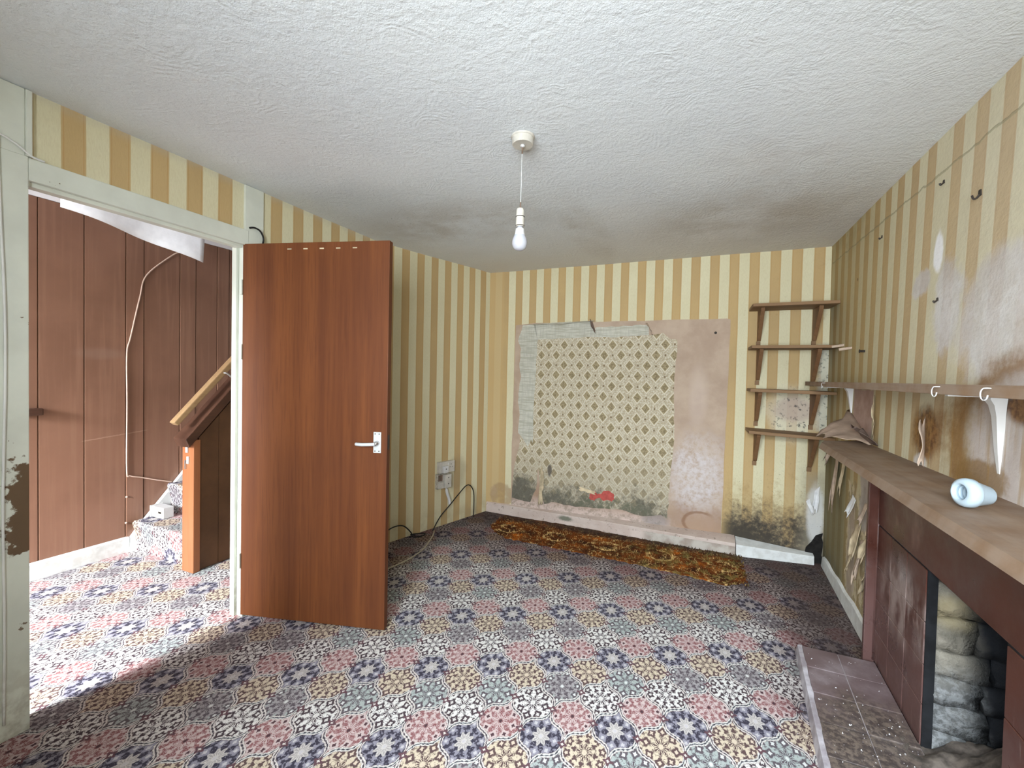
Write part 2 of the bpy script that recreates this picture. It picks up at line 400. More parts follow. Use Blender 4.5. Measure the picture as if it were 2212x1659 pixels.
def carpet_mat():
    """ogee lattice of persian-style tiles: five grounds in turn, each with its own ring of flowers"""
    M = Mat('persian_tile_carpet', 'UV', 0.95, 0.1)
    fz = M.noise(140, 2); fz2 = M.noise(170, 2)
    x = M.x + (fz - 0.5) * 0.008 + (M.noise(4, 2) - 0.5) * 0.006 + 0.536
    y = M.y + (fz2 - 0.5) * 0.008 - 1.508
    a, b = 0.1542, 0.2600
    u = x / a + y / b; v = x / a - y / b
    A = 0.100
    U = u - (v * (2 * PI)).sin() * A; V = v - (u * (2 * PI)).sin() * A
    nu, nv = U.round(), V.round()
    e = 0.5 - (U - nu).abs().max((V - nv).abs())
    e = e + (((U + V) * 40.0).sin() + ((U - V) * 40.0).sin()) * 0.005
    du, dv = u - nu, v - nv
    lx = (du + dv) * (a / 2); ly = (du - dv) * (b / 2)
    q = (nv * 2.0 - nu + 500.0).m('MODULO', 5.0)          
    def isq(k): return (q - float(k)).abs().lt(0.5)
    h = ((nu * 12.9898 + nv * 78.233).sin() * 43758.5453).fract()   # one number per tile
    px = lx / 0.070; py = ly / 0.093
    rad = hyp(px, py); th = py.m('ARCTAN2', px)
    def ring(N, R, r0, petal, phase=0.0, amp=0.28):
        sec = 2 * PI / N
        t = ((th + phase) / sec + 0.5).fract() * sec - sec / 2
        sx = rad * t.cos() - R; sy = rad * t.sin()
        dd = hyp(sx, sy) / ((sy.m('ARCTAN2', sx) * petal).cos() * amp + 1.0)
        return dd, dd.ss(r0 * 1.18, r0 * 0.85), dd.ss(r0 * 0.50, r0 * 0.34)
    # grounds in turn: white, red, navy, buff, grey-green
    grounds = [(0.76, 0.75, 0.73), (0.235, 0.080, 0.085), (0.030, 0.029, 0.052), (0.64, 0.55, 0.42), (0.40, 0.45, 0.44)]
    motifs = [(0.050, 0.032, 0.042), (0.60, 0.49, 0.48), (0.27, 0.265, 0.325), (0.095, 0.055, 0.055), (0.095, 0.08, 0.095)]
    hearts = [(0.66, 0.64, 0.62), (0.07, 0.03, 0.04), (0.55, 0.53, 0.56), (0.66, 0.55, 0.44), (0.68, 0.70, 0.69)]
    def pick(cols):
        c = M.mix(isq(1), cols[0], cols[1])
        for k in (2, 3, 4): c = M.mix(isq(k), c, cols[k])
        return c
    g, mo, he = pick(grounds), pick(motifs), pick(hearts)
    inside = e.ss(0.085, 0.10)
    k1 = h.lt(0.5); k2 = 1.0 - k1
    _, f8, c8 = ring(8, 0.70, 0.195, 4.0, 0.0, 0.20)
    _, f6, c6 = ring(10, 0.84, 0.175, 5.0, 0.3, 0.22)
    _, o8, oc8 = ring(8, 1.05, 0.10, 2.0, 0.39, 0.5)
    _, o4, oc4 = ring(8, 0.52, 0.10, 3.0, PI / 4, 0.35)
    star = (rad / ((th * 8.0).cos() * 0.22 + 1.0))
    ros = star.ss(0.40, 0.36); rosc = rad.ss(0.10, 0.06)
    pet = ((th * 8.0).cos().abs().gt(0.55)) * rad.gt(0.12) * star.lt(0.31)
    pet = pet.max((star - 0.36).abs().ss(0.035, 0.02) * 0.8)
    vine = ((rad * 9.0 + (th * 4.0).sin() * 1.6).sin().abs()).ss(0.14, 0.05) * M.noise(60, 1).ss(0.48, 0.54)
    motif = (f8 * k1 + f6 * k2).max(o8 * k1 + o4 * k2).max(pet).max(vine * 0.8)
    heart = (c8 * k1 + c6 * k2).max(rosc).max(oc8 * k1 * 0.7)
    sq = M.noise(130, 2, 0.6)
    squig = (sq - 0.5).abs().ss(0.035, 0.015)
    leaf = M.noise(105, 2).ss(0.575, 0.605) * rad.gt(0.42)
    col = g
    col = M.mix(isq(1) * squig * 0.65, col, (0.60, 0.47, 0.46))
    col = M.mix(isq(4) * star.ss(0.85, 0.78) * k2 * 0.7, col, (0.34, 0.29, 0.31))
    col = M.mix(leaf * 0.75, col, mo)
    col = M.mix(isq(2) * ros, col, (0.60, 0.57, 0.54))
    col = M.mix(isq(2) * ros * pet * 0.6, col, (0.24, 0.22, 0.24))
    col = M.mix(motif * (1.0 - isq(2) * ros), col, mo)
    col = M.mix(heart, col, he)
    # outline: inner dark line, pale band, outer grey-teal band with a dark rib on the joint
    bandc = M.mix(fz.ss(0.35, 0.65), (0.60, 0.57, 0.53), (0.76, 0.74, 0.71))
    bnd = e.ss(0.054, 0.047)
    col = M.mix(bnd, col, bandc)
    col = M.mix((e - 0.053).abs().ss(0.009, 0.004) * 0.6, col, (0.16, 0.11, 0.11))
    side = ((U - nu).abs() - (V - nv).abs()).gt(0.0)
    outer = e.ss(0.027, 0.020)
    col = M.mix(outer * 0.8, col, M.mix(side, (0.44, 0.47, 0.47), (0.46, 0.38, 0.38)))
    col = M.mix(e.ss(0.015, 0.008), col, (0.045, 0.045, 0.06))
    # small flower on every crossing
    cu = ((u + 0.5) - (u + 0.5).round()); cv = ((v + 0.5) - (v + 0.5).round())
    jx = (cu + cv) * (a / 2); jy = (cu - cv) * (b / 2)
    jr = hyp(jx, jy) / ((jy.m('ARCTAN2', jx) * 4.0).cos() * 0.3 + 1.0)
    col = M.mix(jr.ss(0.0150, 0.0125), col, (0.11, 0.05, 0.065))
    col = M.mix(jr.ss(0.0055, 0.0035), col, (0.68, 0.64, 0.60))
    # pile fleck, and trodden-in dirt and damp along the back wall, the corner and the hearth; shade by the left wall painted in too
    pile = M.noise(420, 2)
    col = M.mix(pile.ss(0.3, 0.75) * 0.25, col, (0.20, 0.17, 0.17))
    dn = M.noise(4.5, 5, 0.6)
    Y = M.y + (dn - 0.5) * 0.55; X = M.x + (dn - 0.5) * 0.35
    dirt = Y.ss(2.25, 2.95).max(X.ss(0.24, 0.52) * M.y.gt(-0.5)).max(X.ss(-1.55, -1.85) * Y.ss(1.6, 2.0) * M.x.gt(-2.12))  # last term paints the door's shadow onto the carpet behind it
    dirt = dirt.max(X.ss(-1.35, -1.95) * M.x.gt(-2.10) * 0.55)  # shade along the left wall, painted into the carpet colour
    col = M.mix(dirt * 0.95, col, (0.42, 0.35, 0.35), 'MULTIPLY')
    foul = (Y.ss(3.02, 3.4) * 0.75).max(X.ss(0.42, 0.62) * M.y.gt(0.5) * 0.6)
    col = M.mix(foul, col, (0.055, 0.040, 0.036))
    fine = M.noise(26, 6, 0.7).ss(0.5, 0.7) * dirt
    col = M.mix(fine * 0.35, col, (0.15, 0.12, 0.10))
    M.color(col)
    M.bump(pile + M.noise(9, 3) * 1.5, 0.5, 0.004)
    return M.m

def wood_mat(name, c1, c2, c3, axis='z', rough=0.4, scale=1.0, spec=0.4, bump=0.1, coord='Object', dust=0.0):
    M = Mat(name, coord, rough, spec)
    st = {'z': (1, 1, 0.045), 'y': (1, 0.045, 1), 'x': (0.045, 1, 1)}[axis]
    v = M.scaled(*[q * scale for q in st])
    n1 = M.noise(9, 4, 0.6, v); n2 = M.noise(70, 4, 0.65, v); n3 = M.noise(1.6, 3)
    col = M.mix(n1.ss(0.32, 0.68), c1, c2)
    col = M.mix(n2.ss(0.45, 0.75) * 0.55, col, c3)
    col = M.mix(n3.ss(0.4, 0.7) * 0.25, col, c3)
    if dust:
        dn = M.noise(14, 5)
        col = M.mix(dn.ss(0.25, 0.7) * dust, col, (0.36, 0.31, 0.26))
    M.color(col); M.bump(n2, bump, 0.002)
    M.roughness(n3.ss(0.2, 0.8, rough - 0.07, rough + 0.12))
    return M.m

def panel_mat():
    M = Mat('brown_gloss_paint_panelling', 'World', 0.38, 0.4)
    n = M.noise(2.2, 5); st = M.noise(7, 4, vec=M.scaled(1, 5, 0.2)); f = M.noise(40, 4)
    col = M.mix(n.ss(0.3, 0.7), (0.20, 0.102, 0.066), (0.25, 0.13, 0.085))
    col = M.mix(st.ss(0.45, 0.7) * 0.45, col, (0.30, 0.165, 0.11))
    scr = (M.z - 0.78 - (M.y - 1.37) * 0.10 + (f - 0.5) * 0.01).abs().ss(0.005, 0.002) * M.box(M.y, M.z, 1.36, 1.70, 0.7, 0.9)
    col = M.mix(scr * 0.6, col, (0.40, 0.25, 0.18))
    col = M.mix(M.blob(M.y, M.z, 1.47, 1.33, 0.10, 0.03, n, 1.6, 0.6) * 0.12, col, (0.42, 0.33, 0.28))
    spk = M.voronoi(3.3).ss(0.022, 0.014)
    col = M.mix(spk * 0.8, col, (0.55, 0.40, 0.30))
    return M.color(col).bump(st, 0.12, 0.003).m

def white_paint(name, chips=0.5, col=(0.62, 0.645, 0.57), base=(0.13, 0.08, 0.045), wear=0.0, dirt=0.55):
    M = Mat(name, 'World', 0.45, 0.4)
    n = M.noise(6, 5); f = M.noise(22, 5, 0.6)
    c = M.mix(n.ss(0.35, 0.65), col, tuple(q * 0.90 for q in col))
    ch = f.ss(0.70, 0.715) * n.ss(0.42, 0.5) * chips
    c = M.mix(ch, c, base)
    c = M.mix(M.z.ss(0.35, 0.0) * f.ss(0.4, 0.62) * dirt, c, (0.25, 0.22, 0.17))
    if wear:
        w = M.box(M.y, M.z, 0.625, 0.70, 0.62, 0.93, f, 0.16, 0.006)
        c = M.mix(w, c, (0.12, 0.075, 0.04))
    return M.color(c).bump(f, 0.15, 0.003).m

def plaster_patch_mat():
    M = Mat('pink_plaster', 'World', 0.62, 0.35)
    n = M.noise(4.5, 6, 0.65); f = M.noise(30, 5, 0.7)
    col = M.mix(n.ss(0.3, 0.7), (0.37, 0.268, 0.195), (0.46, 0.355, 0.265))
    wh = M.blob(M.x, M.z, 0.03, 0.50, 0.19, 0.28, n, 1.5, 0.6) * f.ss(0.25, 0.65)
    col = M.mix(wh * 0.85, col, (0.60, 0.565, 0.575))
    wl = M.blob(M.x, M.z, 0.02, 1.12, 0.06, 0.20, n, 1.3, 0.5)
    col = M.mix(wl * 0.35, col, (0.58, 0.48, 0.42))
    dm = (M.z + (n - 0.5) * 0.25).ss(0.36, 0.20)
    col = M.mix(dm * 0.55, col, (0.29, 0.17, 0.10))
    tide = (hyp((M.x - 0.06) / 0.115, (M.z - 0.16) / 0.085) + (n - 0.5) * 0.35)
    col = M.mix((tide - 1.0).abs().ss(0.16, 0.04) * 0.7 * (M.z - M.x * 0.9 + (f - 0.5) * 0.1).ss(0.07, 0.15), col, (0.20, 0.10, 0.05))
    col = M.mix(tide.ss(1.0, 0.8) * 0.35, col, (0.38, 0.25, 0.17))
    low = M.z.ss(0.24, 0.10) * M.x.ss(-0.05, -0.25)
    col = M.mix(low * 0.8, col, M.mix(f.ss(0.42, 0.6), (0.58, 0.47, 0.43), (0.33, 0.28, 0.24)))
    mo = M.blob(M.x, M.z, -0.26, 0.14, 0.09, 0.08, f, 1.8, 0.4)
    col = M.mix(mo * 0.6, col, (0.20, 0.19, 0.19))
    hole = hyp(M.x - 0.126, M.z - 1.596).ss(0.011, 0.008)
    col = M.mix(hole, col, (0.02, 0.015, 0.01))
    return M.color(col).bump(f + n, 0.4, 0.004).m

def trellis_mat():
    """old wallpaper: diamond trellis of pale ropes, a brown-green leaf diamond in each"""
    M = Mat('trellis_wallpaper', 'World', 0.85, 0.2)
    wob = M.noise(5, 3)
    x = M.x + (wob - 0.5) * 0.012 + 0.02; z = M.z + (M.noise(5.5, 3) - 0.5) * 0.012
    ca, cb = 0.1340, 0.1680
    u = (x / ca + z / cb); v = (x / ca - z / cb)
    fu, fv = u.fract() - 0.5, v.fract() - 0.5
    m = fu.abs().max(fv.abs()); 
    f = M.noise(120, 4, 0.7); n = M.noise(5, 6, 0.65)
    gold = (0.53, 0.455, 0.285); pale = (0.60, 0.55, 0.43)
    col = M.mix(f.ss(0.4, 0.6), (0.47, 0.43, 0.33), (0.41, 0.365, 0.27))
    col = M.mix(m.ss(0.25, 0.235), col, (0.335, 0.275, 0.165))
    lf = M.noise(90, 3).ss(0.45, 0.56)
    col = M.mix(m.ss(0.205, 0.19) * lf * 0.75, col, (0.17, 0.135, 0.075))
    col = M.mix((m - 0.275).abs().ss(0.042, 0.028), col, pale)
    rope = M.noise(85, 2).ss(0.42, 0.56)
    col = M.mix((m - 0.415).abs().ss(0.062, 0.045), col, M.mix(rope, (0.57, 0.525, 0.41), (0.39, 0.32, 0.215)))
    ju, jv = (u + 0.0).fract() , (v + 0.0).fract()
    j = hyp((u - u.round()), (v - v.round()))
    col = M.mix(j.ss(0.085, 0.06), col, (0.20, 0.15, 0.09))
    # mildew creeping up from the skirting
    rise = M.z + (n - 0.5) * 0.5
    col = M.mix(rise.ss(0.75, 0.25) * 0.45, col, (0.34, 0.30, 0.22))
    mf = M.noise(26, 5, 0.7)
    col = M.mix((rise.ss(0.55, 0.12) * 0.9 + (mf - 0.5) * 1.2 + M.x.ss(-1.15, -1.4) * 0.15).ss(0.40, 0.95) * rise.ss(0.62, 0.5) * 0.9, col, (0.10, 0.095, 0.075))
    col = M.mix(M.blob(M.x, M.z, -0.62, 0.19, 0.30, 0.07, n, 1.2, 0.4) * mf.ss(0.4, 0.6) * 0.6, col, (0.13, 0.14, 0.09))
    col = M.mix(M.blob(M.x, M.z, -1.13, 0.44, 0.02, 0.05, mf, 1.0, 0.3) * 0.9, col, (0.10, 0.085, 0.07))
    return M.color(col).bump(f, 0.25, 0.002).m

def lining_mat():
    M = Mat('grey_woven_lining', 'World', 0.9, 0.15)
    w1 = M.noise(60, 3, 0.6, M.scaled(0.15, 1, 1.6)); w2 = M.noise(60, 3, 0.6, M.scaled(1.6, 1, 0.15)); n = M.noise(6, 5)
    col = M.mix(w1.ss(0.35, 0.65), (0.40, 0.39, 0.32), (0.55, 0.545, 0.47))
    col = M.mix(w2.ss(0.40, 0.70) * 0.5, col, (0.36, 0.35, 0.30))
    col = M.mix(n.ss(0.55, 0.75) * 0.35, col, (0.34, 0.30, 0.22))
    return M.color(col).bump(w1 + w2, 0.4, 0.003).m

def pink_skirting_mat():
    M = Mat('pink_flaking_skirting', 'World', 0.65, 0.3)
    n = M.noise(8, 5); f = M.noise(40, 5, 0.7)
    col = M.mix(n.ss(0.35, 0.65), (0.48, 0.385, 0.335), (0.56, 0.47, 0.42))
    col = M.mix(f.ss(0.60, 0.64) * 0.7, col, (0.20, 0.165, 0.12))
    col = M.mix(M.blob(M.x, M.z, -0.97, 0.06, 0.06, 0.02, f, 0.9, 0.4) * 0.9, col, (0.13, 0.14, 0.10))
    col = M.mix(M.x.ss(-0.36, -0.30) * M.z.lt(0.068) * 0.85, col, M.mix(n.ss(0.4, 0.65), (0.47, 0.44, 0.39), (0.26, 0.21, 0.17)))
    return M.color(col).bump(f, 0.35, 0.004).m

def tile_mat():
    M = Mat('dusty_quarry_tile', 'World', 0.42, 0.45)
    n = M.noise(6, 6, 0.65); f = M.noise(45, 5, 0.7)
    col = M.mix(n.ss(0.3, 0.7), (0.125, 0.085, 0.085), (0.175, 0.13, 0.135))
    col = M.mix(n.ss(0.50, 0.75) * 0.5, col, (0.34, 0.30, 0.31))
    ash = M.blob(M.x, M.y, 0.62, 1.55, 0.26, 0.42, n, 1.1, 0.35)
    col = M.mix(ash * 0.85, col, M.mix(f.ss(0.4, 0.62), (0.055, 0.045, 0.04), (0.18, 0.145, 0.115)))
    col = M.mix(f.ss(0.68, 0.72) * 0.6, col, (0.50, 0.47, 0.45))
    return M.color(col).roughness(n.ss(0.3, 0.7, 0.32, 0.6)).bump(f, 0.2, 0.003).m

def kerb_mat():
    M = Mat('worn_pale_tile_edge', 'World', 0.5, 0.4)
    n = M.noise(12, 5); f = M.noise(60, 4)
    col = M.mix(n.ss(0.35, 0.65), (0.27, 0.24, 0.26), (0.52, 0.50, 0.54))
    return M.color(col).bump(f, 0.3, 0.003).m

def red_tile_mat():
    M = Mat('red_brown_glazed_tile', 'World', 0.30, 0.35)
    n = M.noise(5, 6, 0.65); f = M.noise(30, 5, 0.7); st = M.noise(10, 4, vec=M.scaled(1, 5, 0.5))
    col = M.mix(n.ss(0.3, 0.7), (0.058, 0.019, 0.013), (0.092, 0.031, 0.021))
    lo = (M.z + (n - 0.5) * 0.35).ss(0.50, 0.25)
    col = M.mix(lo * 0.5, col, (0.17, 0.105, 0.10))
    sv = M.noise(13, 5, 0.65, M.scaled(1, 1.2, 0.45))
    sc = M.blob(M.y, M.z, 2.03, 0.42, 0.22, 0.13, n, 1.0, 0.5) * sv.ss(0.38, 0.62)
    col = M.mix(sc * 0.75, col, (0.36, 0.29, 0.27))
    col = M.mix(st.ss(0.60, 0.78) * M.z.ss(0.7, 0.4) * 0.5, col, (0.38, 0.29, 0.27))
    smear = M.noise(7, 4, vec=M.scaled(1, 1.0, 0.6)).ss(0.58, 0.75) * M.z.ss(0.60, 0.7)
    col = M.mix(smear * 0.35, col, (0.33, 0.22, 0.19))
    return M.color(col).roughness(n.ss(0.3, 0.7, 0.24, 0.5)).bump(f, 0.1, 0.003).m

def stone_mat():
    M = Mat('sooty_firebox_stone', 'World', 0.85, 0.2)
    n = M.noise(11, 6, 0.65); f = M.noise(48, 5, 0.7)
    col = M.mix(n.ss(0.3, 0.7), (0.13, 0.12, 0.095), (0.33, 0.305, 0.25))
    col = M.mix(M.z.ss(0.36, 0.22) * 0.75, col, M.mix(f.ss(0.4, 0.62), (0.11, 0.12, 0.13), (0.30, 0.325, 0.345)))
    col = M.mix(M.blob(M.x, M.z, 0.80, 0.50, 0.06, 0.05, n, 1.0, 0.5) * 0.45, col, (0.40, 0.32, 0.15))
    soot = (M.x + (n - 0.5) * 0.10 - (0.5 - M.z).max(0.0) * 0.10)  .ss(0.80, 0.88)
    col = M.mix(soot, col, (0.018, 0.020, 0.024))
    return M.color(col).bump(n + f * 0.6, 0.9, 0.015).m

def strip_mat():
    M = Mat('orange_shag_carpet', 'World', 0.95, 0.1)
    w = M.noise(16, 3); w2 = M.noise(13, 3)
    x = M.x + (w - 0.5) * 0.08; y = M.y + (w2 - 0.5) * 0.08
    n = M.noise(7, 4); f = M.noise(55, 4, 0.7)
    col = M.mix(n.ss(0.35, 0.6), (0.045, 0.016, 0.007), (0.17, 0.048, 0.009))
    col = M.mix(n.ss(0.58, 0.68), col, (0.36, 0.10, 0.012))
    ring = ((hyp(((x * 2.6).fract() - 0.5) / 2.6, (y - 3.12) * 1.1) - 0.085).abs()).ss(0.014, 0.006)
    curl = (M.noise(21, 2) - 0.5).abs().ss(0.030, 0.012)
    col = M.mix((ring.max(curl * 0.8)) * M.noise(24, 2).ss(0.40, 0.52), col, (0.62, 0.42, 0.17))
    col = M.mix(M.x.ss(-0.75, 0.1) * M.noise(17, 3).ss(0.48, 0.6) * 0.7, col, (0.19, 0.15, 0.045))
    col = M.mix(f.ss(0.5, 0.7) * 0.45, col, (0.04, 0.018, 0.008))
    edge = (M.y + (w - 0.5) * 0.12).ss(3.24, 3.36)
    col = M.mix(edge * 0.75, col, (0.06, 0.04, 0.03))
    return M.color(col).bump(f, 0.9, 0.01).m

MT = dict(
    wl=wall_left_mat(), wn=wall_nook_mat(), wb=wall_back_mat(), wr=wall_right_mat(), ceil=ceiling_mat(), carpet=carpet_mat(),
    door=wood_mat('mahogany_veneer', (0.110, 0.036, 0.014), (0.175, 0.060, 0.020), (0.075, 0.024, 0.011), 'z', 0.5, 1.0, 0.16, 0.04),
    panel=panel_mat(),
    balus=plain('dark_brown_hardboard', (0.105, 0.052, 0.026), 0.5, 0.2, 6, 0.05),
    cap=wood_mat('dark_stained_wood', (0.05, 0.022, 0.014), (0.09, 0.042, 0.026), (0.035, 0.016, 0.010), 'y', 0.4),
    newel=wood_mat('orange_varnished_pine', (0.27, 0.098, 0.04), (0.33, 0.13, 0.055), (0.20, 0.07, 0.028), 'z', 0.4),
    rail=wood_mat('light_pine', (0.30, 0.185, 0.09), (0.36, 0.235, 0.12), (0.22, 0.125, 0.06), 'y', 0.45),
    frame=white_paint('cream_gloss_frame', 0.9), stile=white_paint('chipped_cream_frame', 0.9, wear=1),
    white=white_paint('white_gloss_skirting', 0.35, (0.72, 0.74, 0.73), dirt=0.22), whitec=plain('white_hall_plaster', (0.80, 0.80, 0.82), 0.8, 0.04, 8, 0.1, coord='World'),
    paper=plain('white_lining_paper', (0.82, 0.82, 0.85), 0.8, 0.06, 18, 0.35),
    plast=plain('white_plastic', (0.56, 0.56, 0.555), 0.35, 0.03, 30), platec=plain('white_enamel', (0.53, 0.56, 0.565), 0.3, 0.03, 40, 0, 0.5),
    plastd=plain('yellowed_white_plastic', (0.50, 0.475, 0.42), 0.4, 0.10, 25), black=plain('black_rubber', (0.012, 0.011, 0.010), 0.45, 0.2, 20),
    dark=plain('dark_iron', (0.03, 0.024, 0.02), 0.5, 0.3, 40), chrome=plain('dulled_chrome', (0.62, 0.62, 0.62), 0.25, 0.05, 30, 0, 0.5, 0.9),
    copper=plain('pale_flex', (0.70, 0.52, 0.42), 0.4, 0.1, 30), flex=plain('white_flex', (0.42, 0.42, 0.41), 0.45, 0.12, 60), brownflex=plain('brown_flex_end', (0.16, 0.11, 0.08), 0.5, 0.2, 40),
    buff=plain('buff_cable', (0.42, 0.37, 0.27), 0.5, 0.15, 30),
    shelf=wood_mat('stained_softwood', (0.20, 0.115, 0.055), (0.27, 0.165, 0.085), (0.14, 0.075, 0.035), 'x', 0.6, 1.0, 0.3, 0.15),
    brk=wood_mat('stained_softwood_bracket', (0.17, 0.085, 0.038), (0.22, 0.12, 0.055), (0.12, 0.06, 0.027), 'z', 0.6, 1.0, 0.3, 0.15),
    long=wood_mat('dusty_board', (0.19, 0.115, 0.068), (0.26, 0.17, 0.105), (0.14, 0.08, 0.045), 'y', 0.7, 1.0, 0.25, 0.2, 'World', 0.35),
    mantel=wood_mat('dusty_mantel_board', (0.175, 0.105, 0.062), (0.24, 0.155, 0.095), (0.13, 0.075, 0.042), 'y', 0.6, 0.7, 0.3, 0.2, 'World', 0.30),
    wpink=plaster_patch_mat(), trellis=trellis_mat(), lining=lining_mat(), pinksk=pink_skirting_mat(),
    tile=tile_mat(), kerb=kerb_mat(), redt=red_tile_mat(), stone=stone_mat(), strip=strip_mat(),
    grout=plain('grey_grout', (0.42, 0.38, 0.39), 0.8, 0.2, 40, 0.1), soot=plain('soot', (0.010, 0.011, 0.013), 0.9, 0.4, 20, 0.3),
    ash=plain('ash_and_rubble', (0.12, 0.10, 0.085), 0.95, 0.5, 30, 0.8, coord='World'),
    red=plain('red_paint', (0.42, 0.075, 0.06), 0.6, 0.2, 40), cupm=plain('pale_blue_plastic', (0.35, 0.43, 0.48), 0.4, 0.04, 30, 0, 0.45),
    cupshade=plain('shaded_blue_plastic', (0.22, 0.29, 0.34), 0.45, 0.05, 30), metalw=white_paint('white_painted_metal', 0.25, (0.70, 0.70, 0.68)), dustyw=plain('dusty_old_socket', (0.42, 0.39, 0.33), 0.55, 0.35, 45, 0.1),
    back=plain('brown_paper_backing', (0.31, 0.225, 0.165), 0.9, 0.2, 16, 0.2), curl=plain('dark_paper_backing', (0.15, 0.105, 0.085), 0.9, 0.25, 18, 0.2),
    papery=plain('torn_beige_paper', (0.52, 0.43, 0.29), 0.9, 0.25, 22, 0.2), paperw=plain('torn_white_paper', (0.66, 0.67, 0.68), 0.85, 0.12, 30, 0.2), paperp=plain('torn_pinkish_paper', (0.46, 0.36, 0.28), 0.9, 0.2, 25, 0.2),
    blackhole=plain('damp_black_hole', (0.012, 0.011, 0.010), 0.95, 0.4, 30, 0.5),
)
# translucent-looking glass of the bulb: opal plastic
mb = Mat('opal_bulb', 'Object', 0.18, 0.5); mb.color((0.42, 0.43, 0.47)); mb.b.inputs['Subsurface Weight'].default_value = 0.15; MT['opal'] = mb.m

# ------------------------------------------------------------------ the shell
CZ = 2.167
def back_y(x): return 3.458 + 0.0203 * (x + 1.732)
def right_x(y, z):
    b = 0.661 + 0.0497 * y; t = 0.796 + 0.0077 * y
    return b + (t - b) * z / CZ
NA = Vector((-2.08, 2.347)); NB = Vector((-1.732, 3.458))      # the short slanting wall behind the door

def uv_world(o, fn=None):
    me = o.data; uv = me.uv_layers.new(name='UVMap')
    for p in me.polygons:
        for li in p.loop_indices:
            c = o.matrix_world @ me.vertices[me.loops[li].vertex_index].co
            uv.data[li].uv = fn(c) if fn else (c.x, c.y)
fm = MB().box(-3.56, 1.35, -0.75, 3.62, -0.05, 0.0)
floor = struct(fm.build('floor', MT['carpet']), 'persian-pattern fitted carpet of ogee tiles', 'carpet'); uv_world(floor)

def cfn(u, v):
    x = -2.2 + u * 3.2; y = -0.62 + v * 4.2
    return (x, y, CZ + 0.004 * mnoise.noise(Vector((x * 2, y * 2, 0))))
cm = MB().grid(cfn, 40, 50); cm.box(-2.2, 1.0, -0.62, 3.58, CZ + 0.03, CZ + 0.06)
ceiling = struct(cm.build('ceiling', MT['ceil'], smooth=True))

wl = MB().box(-2.155, -2.08, -0.62, 0.62, 0, CZ + 0.03).box(-2.155, -2.08, 0.62, 1.46, 1.90, CZ + 0.03).box(-2.155, -2.08, 1.46, 2.40, 0, CZ + 0.03)
wall_left = struct(wl.build('wall_left', MT['wl']))
MB().box(-2.155, -2.08, -2.6, -0.625, 0, CZ + 0.03).build('hall_light_baffle', MT['whitec'])['kind'] = 'structure'  # unseen wall added to keep window light from leaking into the hall
ln = (NA - NB).length; ang = math.atan2(NA.y - NB.y, NA.x - NB.x)
wn = MB().box(-0.02, ln + 0.03, -0.08, 0.0, 0, CZ + 0.03)
wall_nook = struct(wn.build('wall_corner', MT['wn'], loc=(NB.x, NB.y, 0), rot=(0, 0, ang)))
wbm = MB().hexa([(-1.78, back_y(-1.78), 0), (0.90, back_y(0.90), 0), (0.90, 3.62, 0), (-1.78, 3.62, 0)], [(-1.78, back_y(-1.78), CZ + .03), (0.90, back_y(0.90), CZ + .03), (0.90, 3.62, CZ + .03), (-1.78, 3.62, CZ + .03)])
wall_back = struct(wbm.build('wall_back', MT['wb']))
# right wall leans out a little towards the top; opening for the fire
def rw(y0, y1, z0, z1, mb_, n=10, m=10):
    mb_.grid(lambda u, v: (right_x(y0 + u * (y1 - y0), z0 + v * (z1 - z0)), y0 + u * (y1 - y0), z0 + v * (z1 - z0)), n, m)
    a = [(right_x(y0, z0) + 0.0, y0, z0), (right_x(y1, z0), y1, z0), (right_x(y1, z1), y1, z1), (right_x(y0, z1), y0, z1)]
    for k in range(4):
        p, q = a[k], a[(k + 1) % 4]; mb_.quad(p, q, (1.02, q[1], q[2]), (1.02, p[1], p[2]))
wr = MB(); rw(1.96, 3.53, 0, CZ + 0.03, wr, 16, 20); rw(-0.62, 1.33, 0, CZ + 0.03, wr, 12, 20); rw(1.33, 1.96, 0.76, CZ + 0.03, wr, 6, 14)
wall_right = struct(wr.build('wall_right', MT['wr']))
# window wall behind the camera
wf = MB().box(-2.155, -0.80, -0.62, -0.50, 0, CZ + .03).box(0.50, 1.02, -0.62, -0.50, 0, CZ + .03).box(-0.80, 0.50, -0.62, -0.50, 0, 0.84).box(-0.80, 0.50, -0.62, -0.50, 1.96, CZ + .03)
wall_front = struct(wf.build('wall_front', MT['wl']))
w1 = MB().box(-0.80, 0.50, -0.60, -0.56, 0.84, 0.88).box(-0.80, 0.50, -0.60, -0.56, 1.92, 1.96).box(-0.80, -0.76, -0.60, -0.56, 0.88, 1.92).box(0.46, 0.50, -0.60, -0.56, 0.88, 1.92).box(-0.16, -0.13, -0.60, -0.56, 0.88, 1.92)
window = struct(w1.build('window_1', MT['white'], bevel=0.004))
MB().box(-0.83, 0.53, -0.56, -0.46, 0.815, 0.84).build('window_sill', MT['white'], window, bevel=0.004)

